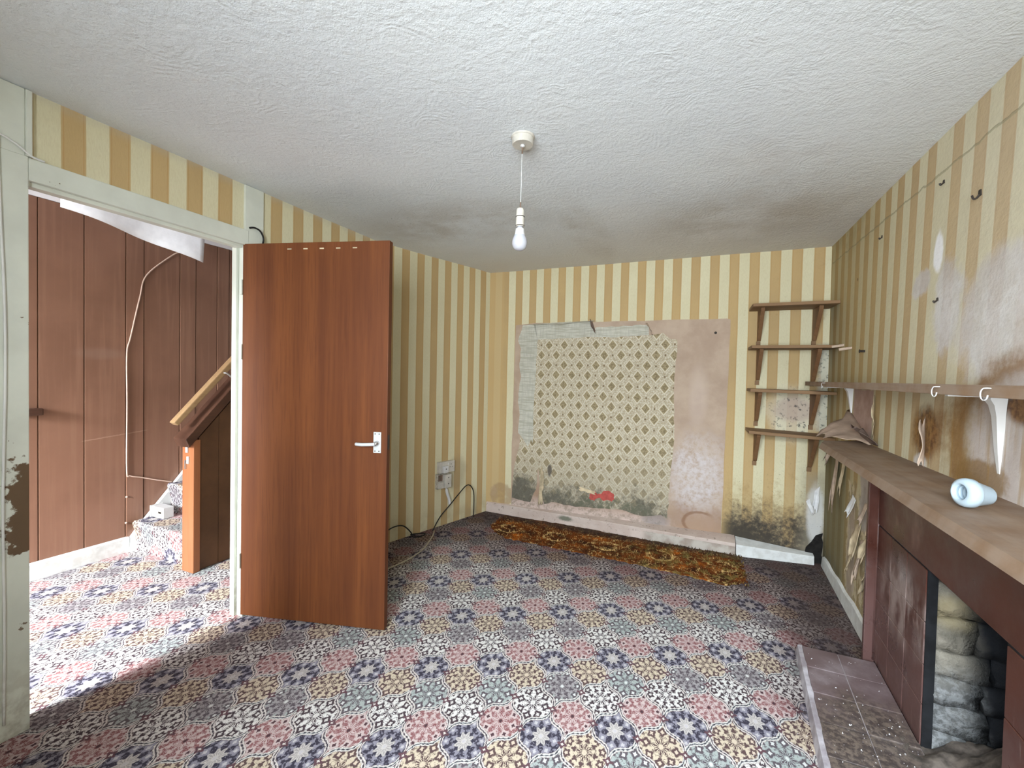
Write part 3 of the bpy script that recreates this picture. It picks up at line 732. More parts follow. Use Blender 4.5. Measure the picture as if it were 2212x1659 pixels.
# hall beyond the door
hw = MB().box(-3.56, -3.505, -0.75, 3.60, 0, 2.52)
wall_hall = struct(hw.build('wall_hall', MT['balus']))
MB().box(-3.506, -3.494, -0.75, 3.55, 2.217, 2.36).build('frieze', MT['whitec'], wall_hall)
seams = [-0.70, -0.50, -0.25, -0.15, 0.07, 0.17, 0.38, 0.48, 0.70, 0.80, 1.0, 1.167, 1.37, 1.58, 1.68, 1.903, 2.01, 2.168, 2.26, 2.46, 2.56, 2.78, 2.88, 3.1, 3.2, 3.58]
for i in range(len(seams) - 1):
    a, b = seams[i] + 0.0025, seams[i + 1] - 0.0025; w = b - a
    dx = 0.004 if w < 0.15 else 0.0
    z0 = 0.085 if a < 1.55 else max(0.085, 0.05 + 1.15 * (a - 1.62))
    MB().hexa([(-3.506, a, z0), (-3.50 + dx, a, z0), (-3.50 + dx, b, z0), (-3.506, b, z0)], [(-3.506, a, 2.215), (-3.50 + dx, a, 2.215), (-3.50 + dx, b, 2.215), (-3.506, b, 2.215)]).build('panel_board', MT['panel'], wall_hall, bevel=0.002)
MB().box(-3.56, -2.155, -0.75, 3.60, 2.36, 2.40).build('ceiling_hall', MT['whitec'])['kind'] = 'structure'
MB().box(-3.56, -2.155, -0.80, -0.74, 1.72, 2.40).build('hall_light_blocker', MT['whitec'])['kind'] = 'structure'  # unseen lintel added to keep daylight off the upper hall boards
MB().box(-3.56, -2.155, 3.56, 3.60, 0, 2.40).build('wall_stairhead', MT['whitec'])['kind'] = 'structure'
bh = MB().prism([(-3.50, -0.75, 0), (-3.483, -0.75, 0), (-3.483, -0.75, 0.095), (-3.50, -0.75, 0.105)], (0, 2.345, 0))
struct(bh.build('baseboard_hall', MT['white'], bevel=0.002))

# door frame: two posts to the ceiling, a head between them, stops
t1 = MB().box(-2.16, -2.066, 0.52, 0.668, 0, 1.945)
trim1 = struct(t1.build('trim_1', MT['stile'], bevel=0.003))
t1b = MB().box(-2.082, -2.068, 0.40, 0.660, 1.945, CZ - 0.002)
MB().box(-2.083, -2.060, 0.660, 0.676, 1.945, CZ - 0.004).build('edge_bead', MT['frame'], trim1, bevel=0.003)
t1b.build('painted_board', MT['frame'], trim1, bevel=0.002)
t2 = MB().box(-2.16, -2.066, 0.668, 1.43, 1.868, 1.943).box(-2.125, -2.085, 0.668, 1.41, 1.853, 1.87)
struct(t2.build('trim_2', MT['frame'], bevel=0.003))
t3 = MB().box(-2.16, -2.068, 1.412, 1.51, 0, CZ - 0.002).box(-2.145, -2.112, 1.398, 1.412, 0, 1.868)
struct(t3.build('trim_3', MT['frame'], bevel=0.003))

# ------------------------------------------------------------------ the open door
DL = 0.766; DA = math.atan2(1.611 - 1.408, -1.342 + 2.077)
door = MB().box(0, DL, 0.0, 0.036, 0.012, 1.872).build('door_1', MT['door'], bevel=0.0025, loc=(-2.077, 1.408, 0), rot=(0, 0, DA))
struct(door, 'flush mahogany veneered door standing open into the room', 'door')
plate = MB().box(0.700, 0.738, -0.004, 0.0, 0.865, 0.965).build('handle_plate', MT['platec'], door, bevel=0.0012)
for sx in (0.709, 0.729):
    for sz in (0.874, 0.956): MB().lathe([(0.0028, -0.006), (0.0028, -0.0035)], (sx, 0, sz), 10, 'y').build('screw', MT['dark'], plate)
MB().lathe([(0.010, -0.030), (0.0105, -0.010), (0.0125, -0.003)], (0.7190, 0, 0.912), 16, 'y').build('handle_boss', MT['chrome'], plate, smooth=True)
lv = MB().tube([(0.722, -0.036, 0.912), (0.70, -0.042, 0.911), (0.66, -0.043, 0.909), (0.628, -0.036, 0.909)], [0.0085, 0.0085, 0.0082, 0.008], 12)
lv.build('handle_lever', MT['platec'], plate, smooth=True)
for hz in (0.25, 1.30, 1.62):
    MB().lathe([(0.006, 0), (0.006, 0.075)], (-0.004, -0.004, hz), 10).build('hinge', MT['frame'], door)
MB().box(DL - 0.001, DL + 0.0012, 0.010, 0.026, 0.88, 0.95).build('latch_plate', MT['dark'], door)
# lighter lipping chips along the top edge
for k in range(5):
    cx = 0.24 + k * 0.085
    MB().box(cx, cx + 0.022, -0.0006, 0.001, 1.838, 1.844).build('scuff', MT['papery'], door)

# ------------------------------------------------------------------ hall: staircase and balustrade
stair = tag(empty('staircase', (-3.19, 1.62, 0)), 'steep carpeted staircase rising beside brown panelled hall wall', 'staircase')
loc0 = Vector(stair.location)
def rel(pts): return [tuple(Vector(p) - loc0) for p in pts]
NST = 8; RISE = 0.21; GO = 0.205
for k in range(NST):
    y0 = 1.615 + k * GO; z0 = k * RISE; z1 = z0 + RISE
    prof = [(y0 + 0.012, z0), (y0 + 0.004, z0 + RISE * 0.6), (y0 - 0.012, z1 - 0.03), (y0 - 0.014, z1 - 0.012), (y0 - 0.004, z1), (y0 + GO + 0.012, z1 + 0.0)]
    m = MB(); run = [0]
    for a, b in zip(prof, prof[1:]): run.append(run[-1] + math.hypot(b[0] - a[0], b[1] - a[1]))
    for i in range(len(prof) - 1):
        (ya, za), (yb, zb) = prof[i], prof[i + 1]
        m.quad((-3.462, ya, za), (-2.885, ya, za), (-2.885, yb, zb), (-3.462, yb, zb))
    m.quad((-2.885, prof[0][0], prof[0][1]), (-2.885, prof[-1][0], prof[0][1]), *[(-2.885, p[0], p[1]) for p in reversed(prof[1:])])
    m.v = rel(m.v)
    o = m.build('step', MT['carpet'], stair)
    uv = o.data.uv_layers.new(name='UVMap')
    for p in o.data.polygons:
        for li in p.loop_indices:
            c = o.data.vertices[o.data.loops[li].vertex_index].co + loc0
            uv.data[li].uv = (c.x, 1.62 + (c.y - 1.62) + c.z - 0.0)
st_ = MB().prism([(-3.495, 1.595, 0), (-3.495, 1.60, 0.10), (-3.495, 1.64, 0.155), (-3.495, 3.25, 2.06), (-3.495, 3.25, 1.60), (-3.495, 1.95, 0)], (0.032, 0, 0)); st_.v = rel(st_.v)
st_.build('wall_string', MT['white'], stair)

bal = tag(empty('stair_balustrade', (-2.83, 1.62, 0)), 'boarded stair side with orange newel, sloping dark cap and pine handrail', 'balustrade'); b0 = Vector(bal.location)
def brel(mb_): mb_.v = [tuple(Vector(p) - b0) for p in mb_.v]; return mb_
ny = brel(MB().box(-2.884, -2.772, 1.585, 1.625, 0, 0.815)).build('newel', MT['newel'], bal, bevel=0.004)
# clasp pieces screwed to the newel
for zz, hh, xx in ((0.735, 0.055, -2.843), (0.668, 0.045, -2.832)):
    brel(MB().box(xx, xx + 0.020, 1.578, 1.585, zz, zz + hh)).build('clasp', MT['plast'], bal, bevel=0.002, rot=None)
brel(MB().box(-2.846, -2.838, 1.574, 1.586, 0.635, 0.69)).build('clasp_pin', MT['chrome'], bal, bevel=0.002)
SL = 1.12
def slope(y, z0): return z0 + SL * (y - 1.60)
brel(MB().prism([(-2.80, 1.622, 0.004), (-2.80, 1.74, 0.004), (-2.80, 1.74, slope(1.74, 0.80)), (-2.80, 1.622, slope(1.622, 0.80))], (0.014, 0, 0))).build('side_panel', MT['balus'], bal, bevel=0.001)
brel(MB().prism([(-2.80, 1.743, 0.004), (-2.80, 2.35, 0.004), (-2.80, 2.35, slope(2.35, 0.80)), (-2.80, 1.743, slope(1.743, 0.80))], (0.014, 0, 0))).build('side_panel', MT['balus'], bal, bevel=0.001)
brel(MB().box(-2.80, -2.790, 1.625, 1.640, 0.0, 0.80)).build('shadow_gap_strip', MT['cap'], bal)  # dark strip standing in for the shadowed gap beside the newel
brel(MB().prism([(-2.885, 1.555, slope(1.555, 0.825)), (-2.885, 2.9, slope(2.9, 0.825)), (-2.885, 2.9, slope(2.9, 0.90)), (-2.885, 1.535, slope(1.535, 0.90))], (0.125, 0, 0))).build('sloping_cap', MT['cap'], bal, bevel=0.004)
hr = brel(MB().prism([(-2.838, 1.512, slope(1.512, 1.008)), (-2.838, 2.85, slope(2.85, 1.008)), (-2.838, 2.82, slope(2.82, 1.075)), (-2.838, 1.487, slope(1.487, 1.056))], (0.05, 0, 0)))
hr.build('handrail', MT['rail'], bal, bevel=0.006)
br = brel(MB().tube([(-2.80, 1.765, 1.222), (-2.783, 1.785, 1.222), (-2.775, 1.82, 1.19), (-2.778, 1.85, 1.155)], 0.006, 8))
br.build('handrail_bracket', MT['chrome'], bal, smooth=True)
brel(MB().lathe([(0.017, -2.79), (0.017, -2.772), (0.009, -2.766)], (0, 1.852, 1.148), 14, 'x')).build('bracket_rose', MT['chrome'], bal)

# small white electric box standing on the first stair
jb = tag(empty('junction_box', (-3.378, 1.735, 0.213)), 'small white electrical box lying on the first stair by the white string', 'box')
MB().box(-0.065, 0.065, -0.03, 0.035, 0, 0.075).build('box_body', MT['plast'], jb, bevel=0.004)
MB().box(-0.010, 0.050, -0.034, -0.029, 0.030, 0.055).build('face_plate', MT['plastd'], jb, bevel=0.001)
MB().box(0.018, 0.046, -0.0365, -0.033, 0.036, 0.048).build('switch_slot', MT['dark'], jb)
MB().box(-0.075, -0.062, -0.04, 0.036, 0, 0.08).build('end_lug', MT['plast'], jb, bevel=0.002)

# thin flex stapled on the hall boards
hf = MB().tube([(-3.488, 1.90, 2.10), (-3.488, 1.845, 2.061), (-3.488, 1.69, 1.885), (-3.488, 1.65, 1.72), (-3.488, 1.60, 1.45), (-3.488, 1.580, 1.335), (-3.488, 1.582, 1.0), (-3.488, 1.581, 0.56), (-3.488, 1.60, 0.515), (-3.488, 1.66, 0.492), (-3.488, 1.75, 0.455), (-3.488, 1.845, 0.420)], 0.0042, 8)
tag(hf.build('hall_flex', MT['copper'], smooth=True), 'thin pale flex drooping down the brown hall boards to the stairs', 'cable')
for i, (y, z) in enumerate(((1.583, 0.375), (1.580, 0.20))):
    o = MB().lathe([(0.004, 0.0), (0.007, 0.006), (0.005, 0.011), (0.001, 0.012)], (-3.4985, y, z), 10, 'x').build('cable_clip', MT['copper'])
    tag(o, ('pale cable clip nailed to brown hall board, just above the lower clip', 'pale cable clip on brown hall board closest to the hall skirting')[i], 'cable clip', 'empty cable clips on the hall boards')
pb = tag(empty('coat_peg', (-3.497, 1.13, 0.965)), 'dark wooden peg block on the brown hall boards by the door frame', 'peg')
MB().box(0, 0.045, -0.06, 0.045, -0.005, 0.035).build('peg_block', MT['cap'], pb, bevel=0.006)
# sheet of lining paper hanging from the hall ceiling
def shf(u, v):
    y = 1.045 + u * 0.665 + v * 0.022 * u; zb = 2.032 - 0.107 * u; z = zb + v * (2.36 - zb)
    return (-2.90 + 0.012 * math.sin(u * 5 + v * 2) + 0.02 * (1 - v) ** 2 * math.sin(u * 9), y, z)
sh = MB().grid(shf, 24, 10).build('hanging_sheet', MT['paper'], smooth=True, solid=0.002)
tag(sh, 'white sheet of lining paper sagging from the hall ceiling above the stairs', 'paper sheet')

# ------------------------------------------------------------------ pendant lamp
LX, LY = -0.6355, 1.5235
pl_ = tag(empty('pendant_lamp', (LX, LY, CZ)), 'bare white bulb hanging on a thin flex from a round ceiling rose', 'lamp')
rose = MB().lathe([(0.046, -0.001), (0.0445, -0.006), (0.0415, -0.008), (0.0405, -0.030), (0.0385, -0.033), (0.001, -0.033)], (0, 0, 0), 36).build('ceiling_rose', MT['plastd'], pl_, smooth=False)
MB().lathe([(0.009, -0.033), (0.0085, -0.038), (0.004, -0.041)], (0, 0, 0), 16).build('rose_nipple', MT['plast'], rose, smooth=True)
flexo = MB().tube([(0, 0, -0.036), (-0.0010, 0, -0.06), (-0.0025, 0, -0.10), (-0.002, 0.0, -0.18), (-0.004, 0, -0.262)], 0.0022, 8).build('flex', MT['flex'], pl_, smooth=True)
MB().tube([(0, 0, -0.036), (-0.0010, 0, -0.066)], 0.0032, 8).build('flex_sleeve', MT['brownflex'], flexo)
MB().tube([(-0.0035, 0, -0.250), (-0.004, 0, -0.278)], 0.0032, 8).build('flex_sleeve', MT['brownflex'], flexo)
hold = MB().lathe([(0.004, -0.272), (0.0135, -0.275), (0.0150, -0.282), (0.0158, -0.302), (0.0158, -0.305), (0.0162, -0.308), (0.0162, -0.338), (0.0165, -0.342), (0.0150, -0.343)], (-0.004, 0, 0), 28).build('bulb_holder', MT['plastd'], pl_, smooth=True)
for zz in (-0.306, -0.340): MB().lathe([(0.0172, zz - 0.0015), (0.0172, zz + 0.0012)], (-0.004, 0, 0), 28).build('holder_ring', MT['dark'], hold)
bulb = MB().lathe([(0.011, -0.343), (0.011, -0.350), (0.0160, -0.352), (0.0172, -0.360), (0.0190, -0.372), (0.0235, -0.382), (0.0278, -0.393), (0.0292, -0.403), (0.0288, -0.413), (0.0262, -0.421), (0.0212, -0.4285), (0.0135, -0.433), (0.006, -0.4348), (0.001, -0.435)], (-0.004, 0, 0), 32).build('bulb', MT['opal'], pl_, smooth=True)
MB().lathe([(0.0164, -0.3515), (0.0176, -0.360), (0.0194, -0.372), (0.0210, -0.3765)], (-0.004, 0, 0), 32, cap=False).build('bulb_collar', MT['plast'], bulb, smooth=True)

# ------------------------------------------------------------------ back wall: stripped patch, old paper, linings
def on_back(poly, off, thick):
    m = MB(); n = len(poly)
    fr = [(x, back_y(x) - off - thick, z) for x, z in poly]; bk = [(x, back_y(x) - off, z) for x, z in poly]
    m.hexa(bk, fr); return m
patch = [(-1.480, 0.085), (-1.487, 0.55), (-1.48, 1.10), (-1.472, 1.69), (-1.30, 1.705), (-0.80, 1.70), (-0.30, 1.70), (0.20, 1.70), (0.222, 1.69), (0.215, 1.10), (0.208, 0.6), (0.205, 0.085)]
on_back(ragged(patch, 0.09, 0.0035, 3), 0.0, 0.003).build('bare_plaster', MT['wpink'], wall_back)
tre = [(-1.475, 0.16), (-1.462, 0.40), (-1.415, 0.62), (-1.40, 1.0), (-1.37, 1.575), (-1.0, 1.58), (-0.55, 1.575), (-0.33, 1.585), (-0.24, 1.60), (-0.19, 1.555), (-0.138, 1.548), (-0.150, 1.2), (-0.138, 0.78), (-0.162, 0.45), (-0.172, 0.16), (-0.22, 0.185), (-0.36, 0.155), (-0.55, 0.185), (-0.70, 0.17), (-0.90, 0.155), (-1.10, 0.17), (-1.17, 0.14), (-1.20, 0.25), (-1.235, 0.46), (-1.25, 0.26), (-1.30, 0.14)]
on_back(ragged(tre, 0.05, 0.005, 5), 0.003, 0.0016).build('old_wallpaper', MT['trellis'], wall_back)
def ragface(name, poly, off, amp, step, seed, mat, curl=0.0, cdir=None):
    p = ragged(poly, step, amp, seed)
    return on_back(p, off, 0.0016).build(name, mat, wall_back)
ragface('torn_lining', [(-1.405, 1.69), (-1.285, 1.69), (-1.265, 1.55), (-1.285, 1.0), (-1.288, 0.665), (-1.305, 0.69), (-1.335, 0.625), (-1.37, 0.68), (-1.425, 0.74), (-1.415, 0.90), (-1.435, 1.02), (-1.425, 1.15), (-1.41, 1.24), (-1.43, 1.35), (-1.415, 1.48), (-1.445, 1.55)], 0.0046, 0.004, 0.03, 11, MT['lining'])
ragface('torn_lining', [(-1.265, 1.56), (-1.30, 1.69), (-1.10, 1.705), (-0.80, 1.71), (-0.775, 1.62), (-0.765, 1.655), (-0.35, 1.668), (-0.345, 1.585), (-0.60, 1.572), (-0.80, 1.578), (-1.05, 1.568)], 0.0046, 0.0035, 0.03, 12, MT['lining'])
# lifted curls of lining along the top
def flap(name, base0, base1, tip0, tip1, lift, mat, parent, n=10):
    b0_, b1_, t0_, t1_ = (Vector(q) for q in (base0, base1, tip0, tip1)); L_ = Vector(lift)
    def fn(u, v):
        a = b0_.lerp(b1_, u); b = t0_.lerp(t1_, u)
        w = 0.004 * math.sin(u * 17 + v * 3)
        sd = Vector((b0_.x * 7 + u * 4.5, b0_.z * 9, 1.0))
        v2 = v * (1.0 + 0.42 * mnoise.noise(sd))
        u2 = u + 0.16 * mnoise.noise(Vector((b0_.y * 7 + v * 3.5, b0_.z * 5, 3.0))) * (1 if u > 0.5 else -1) * abs(u - 0.5) * 2
        a = b0_.lerp(b1_, u2); b = t0_.lerp(t1_, u2)
        return tuple(a.lerp(b, v2) + L_ * (v ** 1.7 + 0.06) * (0.8 + 0.35 * math.sin(u * 7 + 1)) + Vector((0, 0, w * v)))
    return MB().grid(fn, n, n).build(name, mat, parent, smooth=True, solid=0.0012)
flap('paper_curl', (-1.30, 3.455, 1.695), (-0.80, 3.464, 1.708), (-1.32, 3.45, 1.675), (-0.78, 3.455, 1.690), (0, -0.018, 0.012), MT['lining'], wall_back)
flap('paper_curl', (-0.79, 3.462, 1.70), (-0.765, 3.462, 1.625), (-0.83, 3.455, 1.72), (-0.775, 3.455, 1.60), (0.02, -0.03, 0.0), MT['curl'], wall_back)
flap('paper_curl', (-0.35, 3.473, 1.668), (-0.33, 3.473, 1.59), (-0.36, 3.47, 1.675), (-0.30, 3.47, 1.585), (-0.01, -0.025, 0.0), MT['paperp'], wall_back)
flap('paper_curl', (-1.205, 3.455, 0.46), (-1.225, 3.455, 0.15), (-1.18, 3.45, 0.40), (-1.19, 3.445, 0.15), (0.01, -0.012, 0), MT['papery'], wall_back)
on_back(ragged([(-0.785, 0.245), (-0.77, 0.300), (-0.735, 0.312), (-0.715, 0.285), (-0.69, 0.29), (-0.665, 0.318), (-0.625, 0.325), (-0.585, 0.305), (-0.578, 0.262), (-0.60, 0.238), (-0.635, 0.248), (-0.665, 0.236), (-0.69, 0.258), (-0.715, 0.252), (-0.74, 0.228), (-0.77, 0.232)], 0.012, 0.005, 8), 0.0046, 0.001).build('red_paint_patch', MT['red'], wall_back)
flap('paper_curl', (-0.88, 3.463, 0.335), (-0.72, 3.466, 0.305), (-0.86, 3.455, 0.305), (-0.73, 3.458, 0.285), (0, -0.01, 0), MT['papery'], wall_back)

# skirtings
sk = MB().hexa([(-1.727, 3.452, 0), (0.292, 3.372, 0), (0.292, 3.498, 0), (-1.727, 3.47, 0)], [(-1.722, 3.447, 0.088), (0.292, 3.378, 0.090), (0.292, 3.498, 0.112), (-1.722, 3.462, 0.094)])
struct(sk.build('baseboard_back', MT['pinksk'], bevel=0.004))
sk2 = MB().hexa([(0.296, 3.378, 0), (0.775, 3.452, 0), (0.775, 3.505, 0), (0.296, 3.498, 0)], [(0.296, 3.382, 0.082), (0.775, 3.457, 0.058), (0.775, 3.505, 0.066), (0.296, 3.498, 0.105)])
struct(sk2.build('baseboard_alcove', MT['white'], bevel=0.003))
sr = MB(); 
def srf(u):
    y = 2.365 + u * 1.10; h = 0.085 - 0.022 * u + 0.006 * math.sin(u * 23)
    return y, h
n = 14
for k in range(n):
    y0, h0 = srf(k / n); y1, h1 = srf((k + 1) / n)
    sr.hexa([(right_x(y0, 0) - 0.018, y0, 0), (right_x(y1, 0) - 0.018, y1, 0), (right_x(y1, 0) + 0.004, y1, 0), (right_x(y0, 0) + 0.004, y0, 0)],
            [(right_x(y0, .08) - 0.013, y0, h0), (right_x(y1, .08) - 0.013, y1, h1), (right_x(y1, .1) + 0.004, y1, h1 + .012), (right_x(y0, .1) + 0.004, y0, h0 + .012)])
struct(sr.build('baseboard_right', MT['white']))
# rotted black hole in the corner
hl = MB(); 
hp = ragged([(0.725, 0.045), (0.735, 0.10), (0.765, 0.14), (0.79, 0.19), (0.828, 0.21), (0.828, 0.0), (0.77, 0.0)], 0.03, 0.008, 21)
on_back(hp, -0.002, 0.012).build('rotted_hole', MT['blackhole'], wall_back)

# ------------------------------------------------------------------ right wall: loose paper
def rp(y, z, off=0.0): return (right_x(y, z) - off, y, z)
flap('torn_paper', rp(2.97, 1.085, .002), rp(2.62, 0.958, .004), (0.595, 2.70, 0.955), (0.66, 2.665, 0.952), (0.0, 0.01, 0.012), MT['back'], wall_right, 12)
flap('torn_paper', rp(2.70, 0.952, .010), rp(2.49, 0.955, .006), rp(2.66, 1.045, .03), rp(2.50, 1.035, .03), (-0.045, -0.01, -0.015), MT['curl'], wall_right)
flap('torn_paper', rp(2.60, 1.20, .001), rp(2.60, 0.97, .001), rp(2.56, 1.12, .01), rp(2.52, 1.0, .01), (-0.012, 0, 0), MT['papery'], wall_right)
flap('torn_paper', rp(2.055, 1.12, .001), rp(2.04, 0.95, .001), rp(2.02, 1.10, .01), rp(2.01, 0.96, .01), (-0.018, 0, 0), MT['paperp'], wall_right)
flap('torn_paper', rp(3.22, 0.86, .002), rp(3.15, 0.86, .002), rp(3.20, 0.50, .02), rp(3.13, 0.48, .02), (-0.015, 0, 0), MT['paperp'], wall_right)
flap('torn_paper', rp(3.34, 0.84, .002), rp(3.28, 0.84, .002), rp(3.36, 0.74, .02), rp(3.31, 0.72, .02), (-0.02, 0, 0), MT['paperp'], wall_right)
flap('torn_paper', rp(2.86, 0.64, .002), rp(2.80, 0.62, .002), rp(2.85, 0.55, .02), rp(2.80, 0.53, .02), (-0.015, 0, 0), MT['paperw'], wall_right)
for (ya_, za_, yb_, zb_, yc_, zc_, yd_, zd_, lf_, mk_) in (
        (2.78, 0.50, 2.69, 0.53, 2.79, 0.36, 2.71, 0.33, 0.016, 'papery'), (2.70, 0.44, 2.62, 0.47, 2.68, 0.24, 2.64, 0.28, 0.022, 'perp'), (2.60, 0.50, 2.53, 0.52, 2.61, 0.40, 2.55, 0.37, 0.02, 'papery'),
        (2.56, 0.40, 2.50, 0.42, 2.55, 0.25, 2.51, 0.28, 0.024, 'papery'), (2.48, 0.36, 2.42, 0.38, 2.48, 0.22, 2.43, 0.20, 0.02, 'perp'), (2.66, 0.64, 2.60, 0.66, 2.66, 0.56, 2.62, 0.54, 0.016, 'perp'),
        (2.86, 0.34, 2.80, 0.36, 2.85, 0.22, 2.82, 0.24, 0.012, 'papery'), (2.52, 0.60, 2.46, 0.61, 2.52, 0.53, 2.47, 0.51, 0.018, 'papery'), (3.08, 0.80, 3.02, 0.80, 3.07, 0.62, 3.03, 0.60, 0.012, 'papery')):
    flap('torn_paper', rp(ya_, za_, .002), rp(yb_, zb_, .002), rp(yc_, zc_, .012), rp(yd_, zd_, .012), (-lf_, 0, 0), MT['paperp'] if mk_ == 'perp' else MT['papery'], wall_right)
flap('torn_paper', (0.800, 3.503, 0.53), (0.775, 3.503, 0.50), (0.785, 3.48, 0.38), (0.755, 3.48, 0.40), (0, -0.02, 0), MT['paperw'], wall_back)
flap('torn_paper', (0.745, 3.503, 0.44), (0.725, 3.503, 0.42), (0.765, 3.48, 0.36), (0.752, 3.48, 0.34), (0, -0.02, 0), MT['paperw'], wall_back)

# hooks left in the right wall
hook_pos = [(2.043, 1.985, 'small dark hook highest on the striped right wall'), (1.806, 1.852, 'large dark picture hook on the right wall nearest the window end'), (2.618, 1.962, 'dark picture hook on the right wall nearest the alcove corner'), (2.028, 1.558, 'dark hook on the right wall below the pale plaster spot')]
for i, (y, z, lab) in enumerate(hook_pos):
    e_ = empty('picture_hook', (right_x(y, z), y, z)); s_ = 0.85 if i == 1 else 0.55
    MB().prism([(-0.0005, -0.006 * s_, 0.010 * s_), (-0.0005, 0.006 * s_, 0.010 * s_), (-0.0005, 0.009 * s_, -0.012 * s_), (-0.0005, -0.009 * s_, -0.012 * s_)], (-0.003, 0, 0)).build('hook_plate', MT['dark'], e_)
    MB().tube([(-0.003, 0, -0.008 * s_), (-0.010, 0, -0.020 * s_), (-0.020 * s_, 0, -0.020 * s_), (-0.024 * s_, 0, -0.008 * s_)], 0.003, 6).build('hook', MT['dark'], e_)
    tag(e_, lab, 'hook', 'old hooks on the right wall')
for i, (y, z) in enumerate(((3.168, 1.476), (3.01, 1.449))):
    e_ = MB().tube([(0.002, 0, 0), (-0.03, 0.012, -0.006), (-0.055, 0.02, -0.010)], 0.008, 8).build('wall_peg', MT['paperp'], loc=(right_x(y, z), y, z))
    tag(e_, ('pale stub peg in the right wall, touching the shelf end', 'pale stub peg in the right wall, further from the alcove shelves')[i], 'peg', 'pale pegs beside the alcove shelves')
ng = MB().lathe([(0.006, 0), (0.006, -0.02), (0.009, -0.021), (0.009, -0.024)], (0, 0, 0), 10, 'x').build('wall_plug', MT['dark'], loc=(right_x(2.785, 1.415), 2.785, 1.415))
tag(ng, 'dark wall plug in the right wall just above the long shelf', 'wall plug')

# ------------------------------------------------------------------ alcove shelves
labs = ['topmost of the four narrow wooden alcove shelves', 'second wooden alcove shelf from the top', 'third wooden alcove shelf from the top, behind the long shelf end', 'lowest wooden alcove shelf, just above the mantelpiece tip']
for i, (zs, tilt) in enumerate(((1.745, 0.0), (1.465, 0.0), (1.172, -0.006), (0.888, -0.014))):
    root = tag(empty('alcove_shelf', (0.34, 3.50, zs)), labs[i], 'shelf', 'wooden shelves in the alcove')
    x1 = 0.475
    def sx(t): return tilt * t / x1
    MB().hexa([(0, -0.235, 0), (x1 + 0.005, -0.235, tilt), (x1 + 0.005, 0.002, tilt), (0, 0.0, 0)], [(0, -0.235, 0.020), (x1 + 0.005, -0.235, 0.020 + tilt), (x1 + 0.005, 0.002, 0.020 + tilt), (0, 0.0, 0.020)]).build('shelf_board', MT['shelf'], root, bevel=0.002)
    for bx in (0.055, 0.385):
        zt = sx(bx) - 0.0005
        MB().prism([(bx, 0.0, zt), (bx, -0.175, zt), (bx, -0.165, zt - 0.022), (bx, -0.012, zt - 0.215), (bx, 0.0, zt - 0.215)], (0.024, 0, 0)).build('bracket', MT['brk'], root, bevel=0.002)
        MB().box(bx - 0.004, bx + 0.022, -0.010, 0.001, zt - 0.248, zt - 0.217).build('bracket_stub', MT['shelf'], root, bevel=0.001)

# ------------------------------------------------------------------ long wall shelf above the mantelpiece
ls = tag(empty('wall_shelf', (0.82, 3.30, 1.222)), 'long dusty wooden wall shelf on white metal brackets above the mantelpiece', 'shelf'); l0 = Vector(ls.location)
def lrel(mb_): mb_.v = [tuple(Vector(p) - l0) for p in mb_.v]; return mb_
ya, yb = 3.375, 0.55
lrel(MB().hexa([(right_x(ya, 1.23) - 0.155, ya, 1.222), (right_x(yb, 1.23) - 0.160, yb, 1.222), (right_x(yb, 1.23), yb, 1.222), (right_x(ya, 1.23), ya, 1.222)],
     [(right_x(ya, 1.23) - 0.155, ya, 1.249), (right_x(yb, 1.23) - 0.160, yb, 1.251), (right_x(yb, 1.25), yb, 1.251), (right_x(ya, 1.25), ya, 1.249)])).build('shelf_board', MT['long'], ls, bevel=0.002)
for yy, dz in ((2.955, 0.15), (1.60, 0.215)):
    wx = right_x(yy, 1.15)
    b = MB(); lv_ = [(1.2215, 0.034, 0.017), (1.212, 0.036, 0.017), (1.195, 0.026, 0.014), (1.165, 0.020, 0.0115), (1.222 - dz * 0.7, 0.013, 0.008), (1.222 - dz, 0.006, 0.005)]
    for (z1_, d1, h1), (z2_, d2, h2) in zip(lv_, lv_[1:]):
        b.hexa([(wx - d2, yy - h2, z2_), (wx - d2, yy + h2, z2_), (wx - 0.001, yy + h2, z2_), (wx - 0.001, yy - h2, z2_)], [(wx - d1, yy - h1, z1_), (wx - d1, yy + h1, z1_), (wx - 0.001, yy + h1, z1_), (wx - 0.001, yy - h1, z1_)])
    b.prism([(wx - 0.001, yy - 0.016, 1.2215), (wx - 0.001, yy + 0.016, 1.2215), (wx - 0.12, yy + 0.007, 1.2215), (wx - 0.12, yy - 0.007, 1.2215)], (0, 0, -0.005))
    lrel(b)
    b.build('shelf_bracket', MT['metalw'], ls)
for yy in (2.83, 1.545, 1.31):
    fx = right_x(yy, 1.23) - 0.157
    zz = 1.235
    R_ = 0.0140
    pts = [(fx + 0.003, yy, zz), (fx - 0.010, yy, zz)] + [(fx - 0.013, yy + R_ * math.sin(a), zz - R_ + R_ * math.cos(a)) for a in [0.2 + k * 0.55 for k in range(9)]]
    lrel(MB().tube([(p[0], p[1], p[2] + 0.008) for p in pts], 0.0015, 8, smooth=False)).build('cup_hook', MT['plast'], ls, smooth=True)

